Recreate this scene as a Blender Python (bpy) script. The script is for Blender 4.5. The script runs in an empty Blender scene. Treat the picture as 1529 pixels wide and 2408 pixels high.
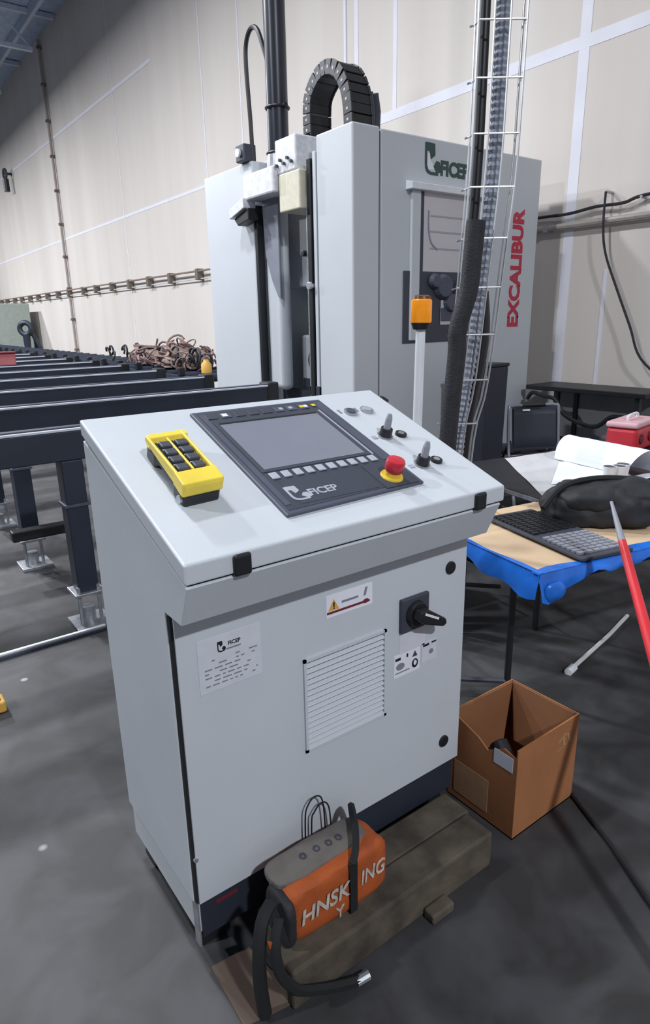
import bpy, bmesh, math, random
from mathutils import Vector, Matrix, noise
random.seed(7)
S = bpy.context.scene
COL = S.collection
V = Vector
PI = math.pi

# ------------------------------------------------------------------ camera
cam_d = bpy.data.cameras.new('camera')
cam = bpy.data.objects.new('camera', cam_d)
COL.objects.link(cam)
cam_d.sensor_fit = 'VERTICAL'; cam_d.sensor_height = 36.0
cam_d.lens = 1519.69 / 2408 * 36.0
cam_d.clip_start = 0.02; cam_d.clip_end = 200
EYE = V((0, 0, 1.543))
yaw, pitch, roll = 0.939075551, 0.291957060, -0.0199027566
fw = V((math.cos(yaw)*math.cos(pitch), math.sin(yaw)*math.cos(pitch), -math.sin(pitch)))
rt = V((math.sin(yaw), -math.cos(yaw), 0)); up = rt.cross(fw)
r2 = rt*math.cos(roll) + up*math.sin(roll)
u2 = up*math.cos(roll) - rt*math.sin(roll)
M = Matrix((r2, u2, -fw)).transposed().to_4x4(); M.translation = EYE
cam.matrix_world = M
S.camera = cam

# ------------------------------------------------------------------ world, lamps, exposure
w = bpy.data.worlds.new('hall_daylight'); S.world = w; w.use_nodes = True
bg = w.node_tree.nodes['Background']
bg.inputs[0].default_value = (0.80, 0.86, 1.0, 1); bg.inputs[1].default_value = 0.36
S.view_settings.view_transform = 'Standard'; S.view_settings.look = 'None'
S.view_settings.exposure = 0.0; S.view_settings.gamma = 1.0; S.view_settings.use_curve_mapping = False
# high bay lamps hanging under the roof: (x, y, z, watts)
LAMPS = [(0.30, 3.7, 7.0, 190), (0.3, -5.5, 7.0, 700), (-1.2, 11.0, 7.0, 640),
         (-1.2, 18.5, 7.0, 1100), (-1.2, 26.0, 7.0, 1100), (-7.0, 3.5, 7.0, 650), (0.0, 7.6, 7.0, 420)]  # last lamp is added to brighten the wall and machine side

# ------------------------------------------------------------------ materials
def lin(h):
    h = h.lstrip('#'); o = []
    for i in (0, 2, 4):
        c = int(h[i:i+2], 16)/255
        o.append(c/12.92 if c <= .04045 else ((c+.055)/1.055)**2.4)
    return (*o, 1)
MATS = {}
def mat(name, hexc, rough=.5, metal=0., var=.06, scale=8., bump=0., emit=0., spec=.5, trans=0., coat=0., hex2=None, bscale=None):
    m = bpy.data.materials.new(name); m.use_nodes = True
    nt = m.node_tree; N = nt.nodes; b = N['Principled BSDF']
    c = lin(hexc)
    b.inputs['Roughness'].default_value = rough; b.inputs['Metallic'].default_value = metal
    b.inputs['Specular IOR Level'].default_value = spec
    if trans: b.inputs['Transmission Weight'].default_value = trans
    if coat: b.inputs['Coat Weight'].default_value = coat
    tc = N.new('ShaderNodeTexCoord'); nz = N.new('ShaderNodeTexNoise')
    nz.inputs['Scale'].default_value = scale; nz.inputs['Detail'].default_value = 6
    nt.links.new(tc.outputs['Object'], nz.inputs['Vector'])
    rp = N.new('ShaderNodeValToRGB')
    c2 = lin(hex2) if hex2 else tuple(min(1, x*(1+var)) for x in c[:3])+(1,)
    c1 = c if hex2 else tuple(x*(1-var) for x in c[:3])+(1,)
    rp.color_ramp.elements[0].color = c1; rp.color_ramp.elements[0].position = .35
    rp.color_ramp.elements[1].color = c2; rp.color_ramp.elements[1].position = .65
    nt.links.new(nz.outputs['Fac'], rp.inputs['Fac']); nt.links.new(rp.outputs['Color'], b.inputs['Base Color'])
    if bump:
        n2 = N.new('ShaderNodeTexNoise'); n2.inputs['Scale'].default_value = bscale or scale*6
        nt.links.new(tc.outputs['Object'], n2.inputs['Vector'])
        bp = N.new('ShaderNodeBump'); bp.inputs['Strength'].default_value = bump; bp.inputs['Distance'].default_value = .01
        nt.links.new(n2.outputs['Fac'], bp.inputs['Height']); nt.links.new(bp.outputs['Normal'], b.inputs['Normal'])
    if emit:
        b.inputs['Emission Color'].default_value = c; b.inputs['Emission Strength'].default_value = emit
    MATS[name] = m
    return m
m_paint = mat('light_grey_powder_coat', '#c3c9d0', .42, var=.02, scale=3, bump=.04, bscale=350)
m_side = m_paint
m_mach = mat('machine_grey_paint', '#c4c9cf', .45, var=.02, scale=1.5)
m_gasket = mat('black_rubber', '#17181b', .7)
m_black = mat('black_plastic', '#1b1d22', .45)
m_dkmet = mat('dark_blue_grey_steel', '#262d3c', .5, var=.12, scale=5)
m_dkgrey = mat('dark_grey_plastic', '#3d414d', .5)
m_pipe = mat('black_painted_tube', '#262a35', .32)
m_key = mat('light_grey_keys', '#a3a6b2', .5)
m_screen = mat('screen_glass_reflection_grey', '#7e818e', .3, var=.02)  # grey base colour stands in for the bright wall's reflection
m_hmi = mat('slate_grey_panel_foil', '#4a4f5e', .5)
m_hmi2 = mat('dark_slate_foil', '#3a3f4b', .5)
m_red = mat('red_plastic', '#c3303d', .35)
m_yel = mat('yellow_plastic', '#e8cf4a', .4, var=.08)
m_yel2 = mat('yellow_ring', '#e3c13c', .4)
m_white = mat('white_paint', '#dfe2e8', .5)
m_steel = mat('galvanised_steel', '#b4b7bd', .38, metal=.7, scale=30, var=.15)
m_wire = mat('bright_zinc_wire', '#c9ccd2', .35, metal=.6)
m_sticker = mat('pale_grey_sticker', '#cdd0da', .4, var=.03, scale=30)
m_stickw = mat('white_sticker', '#e3e4ee', .4, var=.02)
m_ink = mat('black_ink', '#16181c', .6)
m_ink2 = mat('grey_ink', '#7d818c', .6)
m_inkred = mat('dark_red_ink', '#6e1f2c', .6)
m_orangeyel = mat('warning_yellow', '#d9a94e', .5)
m_green = mat('dark_green_print', '#2c4a48', .5)
m_crim = mat('crimson_print', '#bf2f4a', .5)
m_amber = mat('amber_lens', '#e08a1c', .2, var=.08, scale=40, emit=.35)
m_cream = mat('cream_casting', '#d2cdb9', .5, scale=20)
m_cast = mat('white_casting', '#dcdde3', .45, scale=25, var=.12)
m_card = mat('brown_cardboard', '#9c6640', .85, var=.07, scale=6, bump=.05, bscale=60)
m_cardin = mat('cardboard_inside_shaded', '#7d5234', .85, var=.07, scale=6)  # darker copy of the cardboard, inner shade put into its colour
m_tape = mat('packing_tape', '#b08a6a', .25, scale=30)
m_wood = mat('weathered_timber', '#38322b', .85, hex2='#5c5347', scale=9, bump=.3, bscale=40)
m_orange = mat('orange_canvas', '#a24c1c', .75, var=.15, scale=14, bump=.15)
m_bag = mat('black_nylon', '#23252a', .7, var=.25, scale=14, bump=.25, bscale=40)
m_strap = mat('black_webbing', '#131518', .8)
m_flap = mat('grey_leather_flap', '#635e5a', .8, var=.12, scale=20)
m_tan = mat('tan_board', '#cdb292', .7, var=.06, scale=10)
m_blue = mat('blue_plastic_sheet', '#1f6fd6', .3, var=.22, scale=9, bump=.25, bscale=18)
m_paper = mat('white_paper', '#e9edf8', .8, var=.02)
m_paperg = mat('greyish_paper', '#c4c4c6', .8, var=.04)
m_chair = mat('charcoal_vinyl', '#2a2f3b', .55)
m_tubing = mat('grey_steel_tube', '#8d929e', .4, metal=.4)
m_conduit = mat('grey_corrugated_hose', '#9298a6', .45)
m_sleeve = mat('black_cable_sleeve', '#24252b', .7, var=.2, scale=20, bump=.3)
m_olive = mat('olive_webbing', '#6f7455', .9, var=.2, scale=20)
m_rust = mat('reddish_brown_straps', '#5d4a47', .8, hex2='#8d7770', scale=12)
m_roof = mat('blue_grey_roof_steel', '#a9b9d2', .6, var=.1)
m_joist = mat('grey_joist_steel', '#c3cede', .6)
m_pole = mat('grey_plastic_handle', '#8c8e98', .5)
m_redpole = mat('red_painted_handle', '#d2323a', .35)
m_tape_wall = mat('white_joint_compound', '#e0e0e9', .8, var=.03, scale=4)
m_screen2 = mat('pale_lit_interior_pane', '#c9c6ca', .25, var=.04, scale=2)  # pale colour stands in for the lit interior behind the glass
m_glow = mat('lamp_diffuser', '#ffffff', .5, emit=12)

def wall_mat():
    m = bpy.data.materials.new('beige_gypsum_board'); m.use_nodes = True
    nt = m.node_tree; N = nt.nodes; b = N['Principled BSDF']; b.inputs['Roughness'].default_value = .85
    tc = N.new('ShaderNodeTexCoord'); mp = N.new('ShaderNodeMapping'); mp.inputs['Scale'].default_value = (1, 1.2, .12)
    nz = N.new('ShaderNodeTexNoise'); nz.inputs['Scale'].default_value = 1.3; nz.inputs['Detail'].default_value = 5
    nt.links.new(tc.outputs['Object'], mp.inputs['Vector']); nt.links.new(mp.outputs['Vector'], nz.inputs['Vector'])
    rp = N.new('ShaderNodeValToRGB')
    rp.color_ramp.elements[0].color = lin('#d0c8c1'); rp.color_ramp.elements[0].position = .3
    rp.color_ramp.elements[1].color = lin('#dad3ce'); rp.color_ramp.elements[1].position = .7
    nt.links.new(nz.outputs['Fac'], rp.inputs['Fac']); nt.links.new(rp.outputs['Color'], b.inputs['Base Color'])
    return m
def floor_mat():
    m = bpy.data.materials.new('worn_concrete'); m.use_nodes = True
    nt = m.node_tree; N = nt.nodes; b = N['Principled BSDF']; b.inputs['Roughness'].default_value = .5
    tc = N.new('ShaderNodeTexCoord')
    n1 = N.new('ShaderNodeTexNoise'); n1.inputs['Scale'].default_value = 1.6; n1.inputs['Detail'].default_value = 8; n1.inputs['Roughness'].default_value = .6
    n2 = N.new('ShaderNodeTexNoise'); n2.inputs['Scale'].default_value = 26; n2.inputs['Detail'].default_value = 4
    for n in (n1, n2): nt.links.new(tc.outputs['Object'], n.inputs['Vector'])
    r1 = N.new('ShaderNodeValToRGB')
    r1.color_ramp.elements[0].color = lin('#2b2b2d'); r1.color_ramp.elements[0].position = .32
    r1.color_ramp.elements[1].color = lin('#3b3b3d'); r1.color_ramp.elements[1].position = .68
    mx = N.new('ShaderNodeMixRGB'); mx.blend_type = 'OVERLAY'; mx.inputs['Fac'].default_value = .25
    nt.links.new(n1.outputs['Fac'], r1.inputs['Fac']); nt.links.new(r1.outputs['Color'], mx.inputs['Color1'])
    nt.links.new(n2.outputs['Fac'], mx.inputs['Color2']); nt.links.new(mx.outputs['Color'], b.inputs['Base Color'])
    n3 = N.new('ShaderNodeTexNoise'); n3.inputs['Scale'].default_value = 4.5; n3.inputs['Detail'].default_value = 6; n3.inputs['Distortion'].default_value = .8
    nt.links.new(tc.outputs['Object'], n3.inputs['Vector'])
    r4 = N.new('ShaderNodeValToRGB'); r4.color_ramp.elements[0].color = lin('#242322'); r4.color_ramp.elements[0].position = .36
    r4.color_ramp.elements[1].color = lin('#4a4a4f'); r4.color_ramp.elements[1].position = .62
    nt.links.new(n3.outputs['Fac'], r4.inputs['Fac'])
    m4 = N.new('ShaderNodeMixRGB'); m4.inputs['Fac'].default_value = .5
    nt.links.new(mx.outputs['Color'], m4.inputs['Color1']); nt.links.new(r4.outputs['Color'], m4.inputs['Color2']); mx = m4
    # pale specks and drips of plaster
    vo = N.new('ShaderNodeTexVoronoi'); vo.inputs['Scale'].default_value = 3.2
    nt.links.new(tc.outputs['Object'], vo.inputs['Vector'])
    r3 = N.new('ShaderNodeValToRGB'); r3.color_ramp.elements[0].color = (1, 1, 1, 1); r3.color_ramp.elements[0].position = .03
    r3.color_ramp.elements[1].color = (0, 0, 0, 1); r3.color_ramp.elements[1].position = .06
    nt.links.new(vo.outputs['Distance'], r3.inputs['Fac'])
    m2 = N.new('ShaderNodeMixRGB'); m2.inputs['Color2'].default_value = lin('#a8a8ac')
    mu = N.new('ShaderNodeMath'); mu.operation = 'MULTIPLY'; mu.inputs[1].default_value = .7
    nt.links.new(r3.outputs['Color'], mu.inputs[0]); nt.links.new(mu.outputs[0], m2.inputs['Fac'])
    nt.links.new(mx.outputs['Color'], m2.inputs['Color1']); nt.links.new(m2.outputs['Color'], b.inputs['Base Color'])
    rr = N.new('ShaderNodeMapRange'); rr.inputs['To Min'].default_value = .5; rr.inputs['To Max'].default_value = .75
    nt.links.new(n1.outputs['Fac'], rr.inputs['Value']); nt.links.new(rr.outputs['Result'], b.inputs['Roughness'])
    return m
m_wall = wall_mat(); m_floor = floor_mat()

# ------------------------------------------------------------------ helpers
OFF = {}
def off(o): return OFF.get(o.name, V((0, 0, 0))) if o else V((0, 0, 0))
class MB:
    def __init__(s): s.bm = bmesh.new()
    def face_loop(s, rings, close=True, cap=True):
        bm = s.bm; vs = [[bm.verts.new(p) for p in r] for r in rings]; n = len(rings[0])
        for a, b in zip(vs, vs[1:]):
            for i in range(n if close else n-1):
                j = (i+1) % n
                bm.faces.new((a[i], a[j], b[j], b[i]))
        if cap and close:
            bm.faces.new(list(reversed(vs[0]))); bm.faces.new(vs[-1])
        return s
    def bx(s, x0, y0, z0, x1, y1, z1):
        return s.face_loop([[V((x0, y0, z)), V((x1, y0, z)), V((x1, y1, z)), V((x0, y1, z))] for z in (z0, z1)])
    def obox(s, o, a, b, c):      # origin corner and three edge vectors
        o, a, b, c = V(o), V(a), V(b), V(c)
        if a.cross(b).dot(c) < 0: a, b = b, a
        return s.face_loop([[o+k, o+k+a, o+k+a+b, o+k+b] for k in (V((0, 0, 0)), c)])
    def cbox(s, c, a, b, d):      # centre and full edge vectors
        c, a, b, d = V(c), V(a), V(b), V(d)
        return s.obox(c-a/2-b/2-d/2, a, b, d)
    def prism(s, pts, d):         # planar polygon swept along d
        pts = [V(p) for p in pts]; d = V(d)
        nrm = V((0, 0, 0))
        for i in range(len(pts)): nrm += pts[i].cross(pts[(i+1) % len(pts)])
        if nrm.dot(d) < 0: pts.reverse()
        return s.face_loop([pts, [p+d for p in pts]])
    def tube(s, pts, r, n=8, cap=True):
        pts = [V(p) for p in pts]
        rs = r if isinstance(r, (list, tuple)) else [r]*len(pts)
        t0 = (pts[1]-pts[0]).normalized()
        a = t0.orthogonal().normalized(); rings = []
        for i, p in enumerate(pts):
            t = (pts[min(i+1, len(pts)-1)]-pts[max(i-1, 0)]).normalized()
            a = (a - t*a.dot(t)).normalized(); b = t.cross(a)
            rings.append([p+(a*math.cos(q)+b*math.sin(q))*rs[i] for q in [2*PI*k/n for k in range(n)]])
        return s.face_loop(rings, True, cap)
    def cyl(s, p0, p1, r0, r1=None, n=16): return s.tube([p0, p1], [r0, r1 if r1 is not None else r0], n)
    def ring(s, c, nrm, R, r, n=24, k=8):
        c, nrm = V(c), V(nrm).normalized(); a = nrm.orthogonal().normalized(); b = nrm.cross(a); rings = []
        for i in range(n+1):
            q = 2*PI*i/n; d = a*math.cos(q)+b*math.sin(q)
            rings.append([c+d*(R+r*math.cos(2*PI*j/k))+nrm*r*math.sin(2*PI*j/k) for j in range(k)])
        return s.face_loop(rings, True, False)
    def disc(s, c, nrm, R, h, n=24):
        nrm = V(nrm).normalized(); return s.cyl(V(c), V(c)+nrm*h, R, R, n)
    def sheet(s, P, nu, nv, th):  # P(u,v)->point on 0..1, thickness th along -z
        bm = s.bm
        top = [[bm.verts.new(P(i/nu, j/nv)) for j in range(nv+1)] for i in range(nu+1)]
        bot = [[bm.verts.new(V(P(i/nu, j/nv))-V((0, 0, th))) for j in range(nv+1)] for i in range(nu+1)]
        for i in range(nu):
            for j in range(nv):
                bm.faces.new((top[i][j], top[i+1][j], top[i+1][j+1], top[i][j+1]))
                bm.faces.new((bot[i][j], bot[i][j+1], bot[i+1][j+1], bot[i+1][j]))
        for i in range(nu):
            bm.faces.new((top[i][0], bot[i][0], bot[i+1][0], top[i+1][0]))
            bm.faces.new((top[i][nv], top[i+1][nv], bot[i+1][nv], bot[i][nv]))
        for j in range(nv):
            bm.faces.new((top[0][j], top[0][j+1], bot[0][j+1], bot[0][j]))
            bm.faces.new((top[nu][j], bot[nu][j], bot[nu][j+1], top[nu][j+1]))
        return s
    def build(s, name, m, parent=None, bevel=0., smooth=False, seg=2):
        me = bpy.data.meshes.new(name); o3 = off(parent)
        bmesh.ops.recalc_face_normals(s.bm, faces=s.bm.faces)
        for v in s.bm.verts: v.co -= o3
        s.bm.to_mesh(me); s.bm.free(); me.materials.append(m)
        if smooth:
            for p in me.polygons: p.use_smooth = True
        o = bpy.data.objects.new(name, me); COL.objects.link(o)
        if parent: o.parent = parent; OFF[o.name] = o3
        if bevel:
            b = o.modifiers.new('bevel', 'BEVEL'); b.width = bevel; b.segments = seg; b.limit_method = 'ANGLE'; b.angle_limit = .6
        if smooth and hasattr(me, 'set_sharp_from_angle'): me.set_sharp_from_angle(angle=math.radians(40))
        return o
def tag(o, label, cat, group=None):
    o['label'] = label; o['category'] = cat
    if group: o['group'] = group
    return o
def thing(name, label, cat, loc=(0, 0, 0), rotz=None, group=None):
    """an Empty at the base; parts are given in world coordinates unless rotz is given (then local)"""
    e = bpy.data.objects.new(name, None); COL.objects.link(e); e.empty_display_size = .1
    e.location = loc
    if rotz is None: OFF[e.name] = V(loc)
    else: e.rotation_euler = (0, 0, rotz)
    return tag(e, label, cat, group)
def struct(o): o['kind'] = 'structure'; return o
def stuff(o): o['kind'] = 'stuff'; return o
def dup(root, loc, label=None, group=None):
    r = root.copy(); COL.objects.link(r); r.location = loc
    if label: r['label'] = label
    if group: r['group'] = group
    def kids(a, b):
        for ch in list(a.children):
            c = ch.copy(); COL.objects.link(c); c.parent = b; kids(ch, c)
    kids(root, r)
    return r
def arc(c, a, b, R, q0, q1, n):
    c, a, b = V(c), V(a), V(b)
    return [c+(a*math.cos(q)+b*math.sin(q))*R for q in [q0+(q1-q0)*i/n for i in range(n+1)]]
def smooth_path(pts, n=6):
    pts = [V(p) for p in pts]; out = []
    for i in range(len(pts)-1):
        p0, p1, p2, p3 = pts[max(i-1, 0)], pts[i], pts[i+1], pts[min(i+2, len(pts)-1)]
        for k in range(n):
            t = k/n
            out.append(.5*((2*p1)+(p2-p0)*t+(2*p0-5*p1+4*p2-p3)*t*t+(3*p1-p0-3*p2+p3)*t**3))
    return out+[pts[-1]]
def text(name, body, size, m, parent, o, xd, yd, depth=.001, bold=0., sx=1., shear=0.):
    cu = bpy.data.curves.new('lettering', 'FONT'); cu.body = body; cu.size = size; cu.extrude = depth/2; cu.offset = bold; cu.shear = shear
    cu.resolution_u = 3
    t = bpy.data.objects.new('lettering', cu); COL.objects.link(t)
    bpy.context.view_layer.update()
    me = bpy.data.meshes.new_from_object(t.evaluated_get(bpy.context.evaluated_depsgraph_get()))
    bpy.data.objects.remove(t); bpy.data.curves.remove(cu)
    o, xd, yd = V(o), V(xd).normalized(), V(yd).normalized(); zd = xd.cross(yd); o3 = off(parent)
    for v in me.vertices:
        c = v.co.copy(); v.co = o+xd*c.x*sx+yd*c.y+zd*(c.z+depth/2)-o3
    me.materials.clear(); me.materials.append(m)
    ob = bpy.data.objects.new(name, me); COL.objects.link(ob)
    if parent: ob.parent = parent; OFF[ob.name] = o3
    return ob
def flat(name, polys, m, parent, o, xd, yd, depth=.001):
    """flat printed mark: polygons in the plane o,xd,yd"""
    o, xd, yd = V(o), V(xd).normalized(), V(yd).normalized(); zd = xd.cross(yd); b = MB()
    for p in polys: b.prism([o+xd*x+yd*y for x, y in p], zd*depth)
    return b.build(name, m, parent)
def rect(x0, y0, x1, y1): return [(x0, y0), (x1, y0), (x1, y1), (x0, y1)]
def emblem(s):
    """the maker's mark: upright block, white leaf, hooked round foot (unit height s)"""
    f = lambda pts: [(x*s, y*s) for x, y in pts]
    block = f([(.10, 1.0), (.48, .98), (.50, .62), (.28, .48), (.22, .72), (.10, .74)])
    stem = f([(.0, .98), (.10, 1.0), (.10, .30), (.0, .34)])
    foot = f([(.0, .34), (.10, .30), (.16, .16), (.30, .10), (.66, .10), (.66, .0), (.26, .0), (.10, .06), (.02, .18)])
    hook = f([(.42, .28), (.56, .46), (.72, .44), (.78, .28), (.76, .10), (.66, .10), (.56, .10), (.50, .18)])
    leaf = f([(.12, .66), (.22, .68), (.28, .44), (.40, .34), (.44, .18), (.20, .16), (.12, .28)])
    return [block, stem, foot, hook], [leaf]

# ------------------------------------------------------------------ the hall
XW = 5.5
struct(MB().bx(-16, -12, -.2, XW+.3, 46, 0).build('floor', m_floor))
wall = struct(MB().bx(XW, -12, 0, XW+.25, 46, 8.6).build('wall_right', m_wall))
struct(MB().bx(-16, 46, 0, XW+.25, 46.2, 8.6).build('wall_back', m_wall))
struct(MB().bx(-16.2, -12, 0, -16, 46.2, 8.6).build('wall_left_blocker', mat('grey_blocker_wall', '#8d8f94', .8)))  # unseen wall, added to cut ambient light from the left
TP = [0]
def tape(y0, z0, y1, z1, wd, proud=.003):
    TP[0] += 1; proud += .0004*TP[0]
    d = V((0, y1-y0, z1-z0)).normalized(); n = V((0, -d.z, d.y))*wd/2
    a, b = V((XW-proud, y0, z0)), V((XW-proud, y1, z1))
    MB().prism([a-n, b-n, b+n, a+n], (proud+.002, 0, 0)).build('joint_tape', m_tape_wall, wall)
tape(3.735, 0, 3.71, 8.4, .10)
tape(-6, 3.72, 6.6, 3.69, .10)
tape(6.6, 3.69, 40, 3.62, .05)
tape(6.06, 3.7, 6.06, 8.4, .06)
tape(6.72, 0, 6.72, 8.4, .07); tape(6.92, 0, 6.92, 8.4, .04, .012)
tape(8.2, 0, 8.2, 8.4, .03)
tape(2.49, 0, 2.49, 3.6, .07, .002); tape(3.33, 0, 3.33, 1.9, .035, .002)
tape(9.4, 0, 9.4, 8.4, .03, .002); tape(10.6, 0, 10.6, 8.4, .03, .002)
tape(14.5, 0, 14.5, 8.4, .03, .002); tape(12.5, 6.0, 40, 6.2, .06, .002)
# roof
roof = struct(MB().bx(-16, -12, 8.3, XW+.25, 46.2, 8.5).build('ceiling', m_roof))
for k in range(9):
    y = 14.2+k*3.4
    b = MB(); b.bx(-15, y-.05, 8.18, XW-.05, y+.05, 8.28); b.bx(-15, y-.05, 7.45, XW-.6, y+.05, 7.53)
    x = XW-.6
    b2 = MB(); i = 0
    while x > -14:
        z0, z1 = (7.5, 8.2) if i % 2 == 0 else (8.2, 7.5)
        b.tube([(x, y, z0), (x-.7, y, z1)], .025, 5); x -= .7; i += 1
    b.build('roof_joist', m_joist, roof)
for k in range(6):
    x = 4.9-k*1.5
    MB().bx(x, 12, 8.1, x+.08, 46, 8.3).build('roof_purlin', m_joist, roof)
for i, (x, y, z, wt) in enumerate(LAMPS):
    L = thing('high_bay_lamp', ['round high bay lamp hung above the long rails', 'round high bay lamp behind the viewer', 'round high bay lamp over the far rails',
        'round high bay lamp in the middle of the hall', 'round high bay lamp near the far end wall', 'round high bay lamp on the open left side', 'added lamp brightening the wall and machine on the spindle bay side'][i], 'lamp', (x, y, z))
    MB().tube([(x, y, z+.05), (x, y, z+.12), (x, y, z+.3)], [.3, .27, .1], 20).build('housing', m_dkgrey, L)
    MB().cyl((x, y, z+.3), (x, y, 8.3), .01, n=6).build('hanger', m_steel, L)
    MB().disc((x, y, z+.04), (0, 0, 1), .26, .015, 24).build('diffuser', m_glow, L)
    ld = bpy.data.lights.new('lamp_light', 'AREA'); ld.shape = 'DISK'; ld.size = .5; ld.energy = wt; ld.color = (.93, .96, 1.0)
    lo = bpy.data.objects.new('lamp_light', ld); COL.objects.link(lo); lo.parent = L; lo.location = (0, 0, .02)

# ------------------------------------------------------------------ control cabinet
xl, yf, W, D, ov = .450, 1.175, .928, .4466, .110
zb, zs, z2, z3, z4 = .194, .962, 1.060, 1.1045, 1.317
xr = xl+W; yb = yf+D; ylid = yf-ov
A0 = V((xl, ylid, z3)); ES = (V((xl, yb, z4))-A0); LL = ES.length; ES.normalize(); EU = V((1, 0, 0)); EN = EU.cross(ES)
def LP(u, s, h=0): return A0+EU*u+ES*s+EN*h
cab = thing('control_cabinet', 'light grey machine control cabinet with sloping operator desk and vented front door', 'control cabinet', (xl+W/2, yf+D/2, 0))
body_prof = [(yb, zb), (yf+.016, zb), (yf+.016, zs), (yf-.066, zs), (ylid+.003, z2-.006), (ylid+.003, z2-.004), (yb, z4-.052)]
cbody = MB().prism([V((xl+.003, y, z)) for y, z in body_prof], (W-.014, 0, 0)).build('housing', m_paint, cab, .003)
MB().prism([V((xl+.008, y, z)) for y, z in [(ylid+.008, z2-.012), (ylid+.008, z2+.010), (yb-.006, z4-.030), (yb-.006, z4-.07)]], (W-.022, 0, 0)).build('lid_gasket', m_gasket, cab)
lid = MB().obox(LP(0, 0, -.0445), EU*W, ES*LL, EN*.0445)
lid = MB().prism([V((xl, ylid, z2+.0015)), V((xl, ylid, z3)), V((xl, yb, z4)), V((xl, yb, z4-.038))], (W, 0, 0)).build('desk_lid', m_paint, cab, .005, seg=3)
for X in (.572, 1.277):
    MB().cbox((X, ylid-.004, 1.080), (.040, 0, 0), (0, .012, 0), (0, 0, .046)).build('lid_latch', m_black, lid, .008, seg=3)
# front door with its locks and louvred vent
dx0, dx1, dz0, dz1 = xl+.012, xr-.018, zb+.004, zs-.008
vx0, vx1, vz0, vz1 = xl+.330, xl+.600, .480, .744
db = MB()
for a in ((dx0, dz0, vx0, dz1), (vx1, dz0, dx1, dz1), (vx0, dz0, vx1, vz0), (vx0, vz1, vx1, dz1)):
    db.bx(a[0], yf-.004, a[1], a[2], yf+.014, a[3])
bmesh.ops.remove_doubles(db.bm, verts=db.bm.verts, dist=1e-5)
door = db.build('door', m_paint, cab)
MB().bx(dx0-.006, yf+.002, dz0, dx0-.001, yf+.014, dz1).build('door_seal', m_gasket, door)
fr = MB(); fw_ = .008
for a in ((vx0, vz0, vx0+fw_, vz1), (vx1-fw_, vz0, vx1, vz1), (vx0, vz0, vx1, vz0+fw_), (vx0, vz1-fw_, vx1, vz1)):
    fr.bx(a[0], yf-.010, a[1], a[2], yf+.006, a[3])
vent = fr.build('vent_frame', m_paint, cab)
MB().bx(vx0, yf+.010, vz0, vx1, yf+.014, vz1).build('vent_back', m_dkgrey, vent)
ns = 16; pz = (vz1-vz0-2*fw_)/ns; sl = None
for i in range(ns):
    z = vz0+fw_+pz*i
    if sl is None:
        sl = MB().prism([V((vx0+fw_, y, zz)) for y, zz in ((yf-.010, z+.000), (yf-.0085, z+.003), (yf+.004, z+pz*.66), (yf+.007, z+pz*.58), (yf+.002, z+.001))], (vx1-vx0-2*fw_, 0, 0)).build('vent_slat', m_paint, vent)
    else:
        c = sl.copy(); COL.objects.link(c); c.parent = vent; c.location = (0, 0, pz*i)
for X, Z in ((xl+.843, .858), (xl+.842, .284)):
    MB().cyl((X, yf-.010, Z), (X, yf+.002, Z), .019, .019, 20).build('door_lock', m_black, door, .003)
MB().cyl((xl+.012, yf-.006, .33), (xl+.012, yf+.0, .33), .006, n=10).build('door_screw', m_steel, door)
# rotary mains switch
sw = MB().bx(xl+.648, yf-.016, .714, xl+.752, yf-.003, .814).build('mains_switch', m_dkgrey, cab, .004)
MB().cyl((xl+.70, yf-.03, .764), (xl+.70, yf-.015, .764), .034, .038, 24).build('switch_collar', m_black, sw, .002)
MB().prism([V((xl+.672, yf-.03, .762)), V((xl+.680, yf-.03, .786)), V((xl+.712, yf-.03, .784)), V((xl+.780, yf-.03, .738)), V((xl+.784, yf-.03, .722)), V((xl+.770, yf-.03, .716)), V((xl+.700, yf-.03, .742))], (0, -.026, 0)).build('switch_handle', m_black, sw, .005)
MB().cbox((xl+.722, yf-.0566, .762), (.052, 0, -.028), (0, .0015, 0), (.003, 0, .006)).build('pointer_mark', m_white, sw)
# plates and stickers on the door
FX, FZ = V((1, 0, 0)), V((0, 0, 1)); yd_ = yf-.004
def plate(name, x0, z0, x1, z1, m, th=.0012): return MB().bx(xl+x0, yd_-th, z0, xl+x1, yd_, z1).build(name, m, cab)
np_ = plate('name_plate', .058, .752, .216, .882, m_sticker); O = lambda x, z, h=.0013: V((xl+x, yd_-h, z))
d, l = emblem(.026); flat('emblem', d, m_ink, np_, O(.106, .842), FX, FZ, .0006)
text('lettering', 'FICEP', .013, m_ink, np_, O(.132, .853), FX, FZ, .0006, .0003)
flat('printed_line', [rect(.128, .843, .164, .8465)], m_ink2, np_, V((xl, yd_-.0012, 0)), FX, FZ, .0005)
dash = []
for r in range(7):
    x = .072
    while x < .20:
        wd = random.uniform(.006, .022)
        if random.random() < .62: dash.append(rect(x, .766+r*.010, min(x+wd, .205), .769+r*.010))
        x += wd+.006
flat('printed_lines', dash, m_ink2, np_, V((xl, yd_-.0012, 0)), FX, FZ, .0004)
wl = plate('warning_sticker', .404, .832, .552, .892, m_stickw)
flat('warning_triangle', [[(.410, .850), (.444, .850), (.427, .880)]], m_orangeyel, wl, V((xl, yd_-.0012, 0)), FX, FZ, .0006)
flat('triangle_mark', [[(.4255, .858), (.4290, .858), (.4295, .871), (.4245, .871)], rect(.4252, .8535, .4292, .8565)], m_ink, wl, V((xl, yd_-.0019, 0)), FX, FZ, .0005)
flat('red_band', [rect(.406, .8415, .543, .8475)], m_inkred, wl, V((xl, yd_-.0012, 0)), FX, FZ, .0006)
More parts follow.
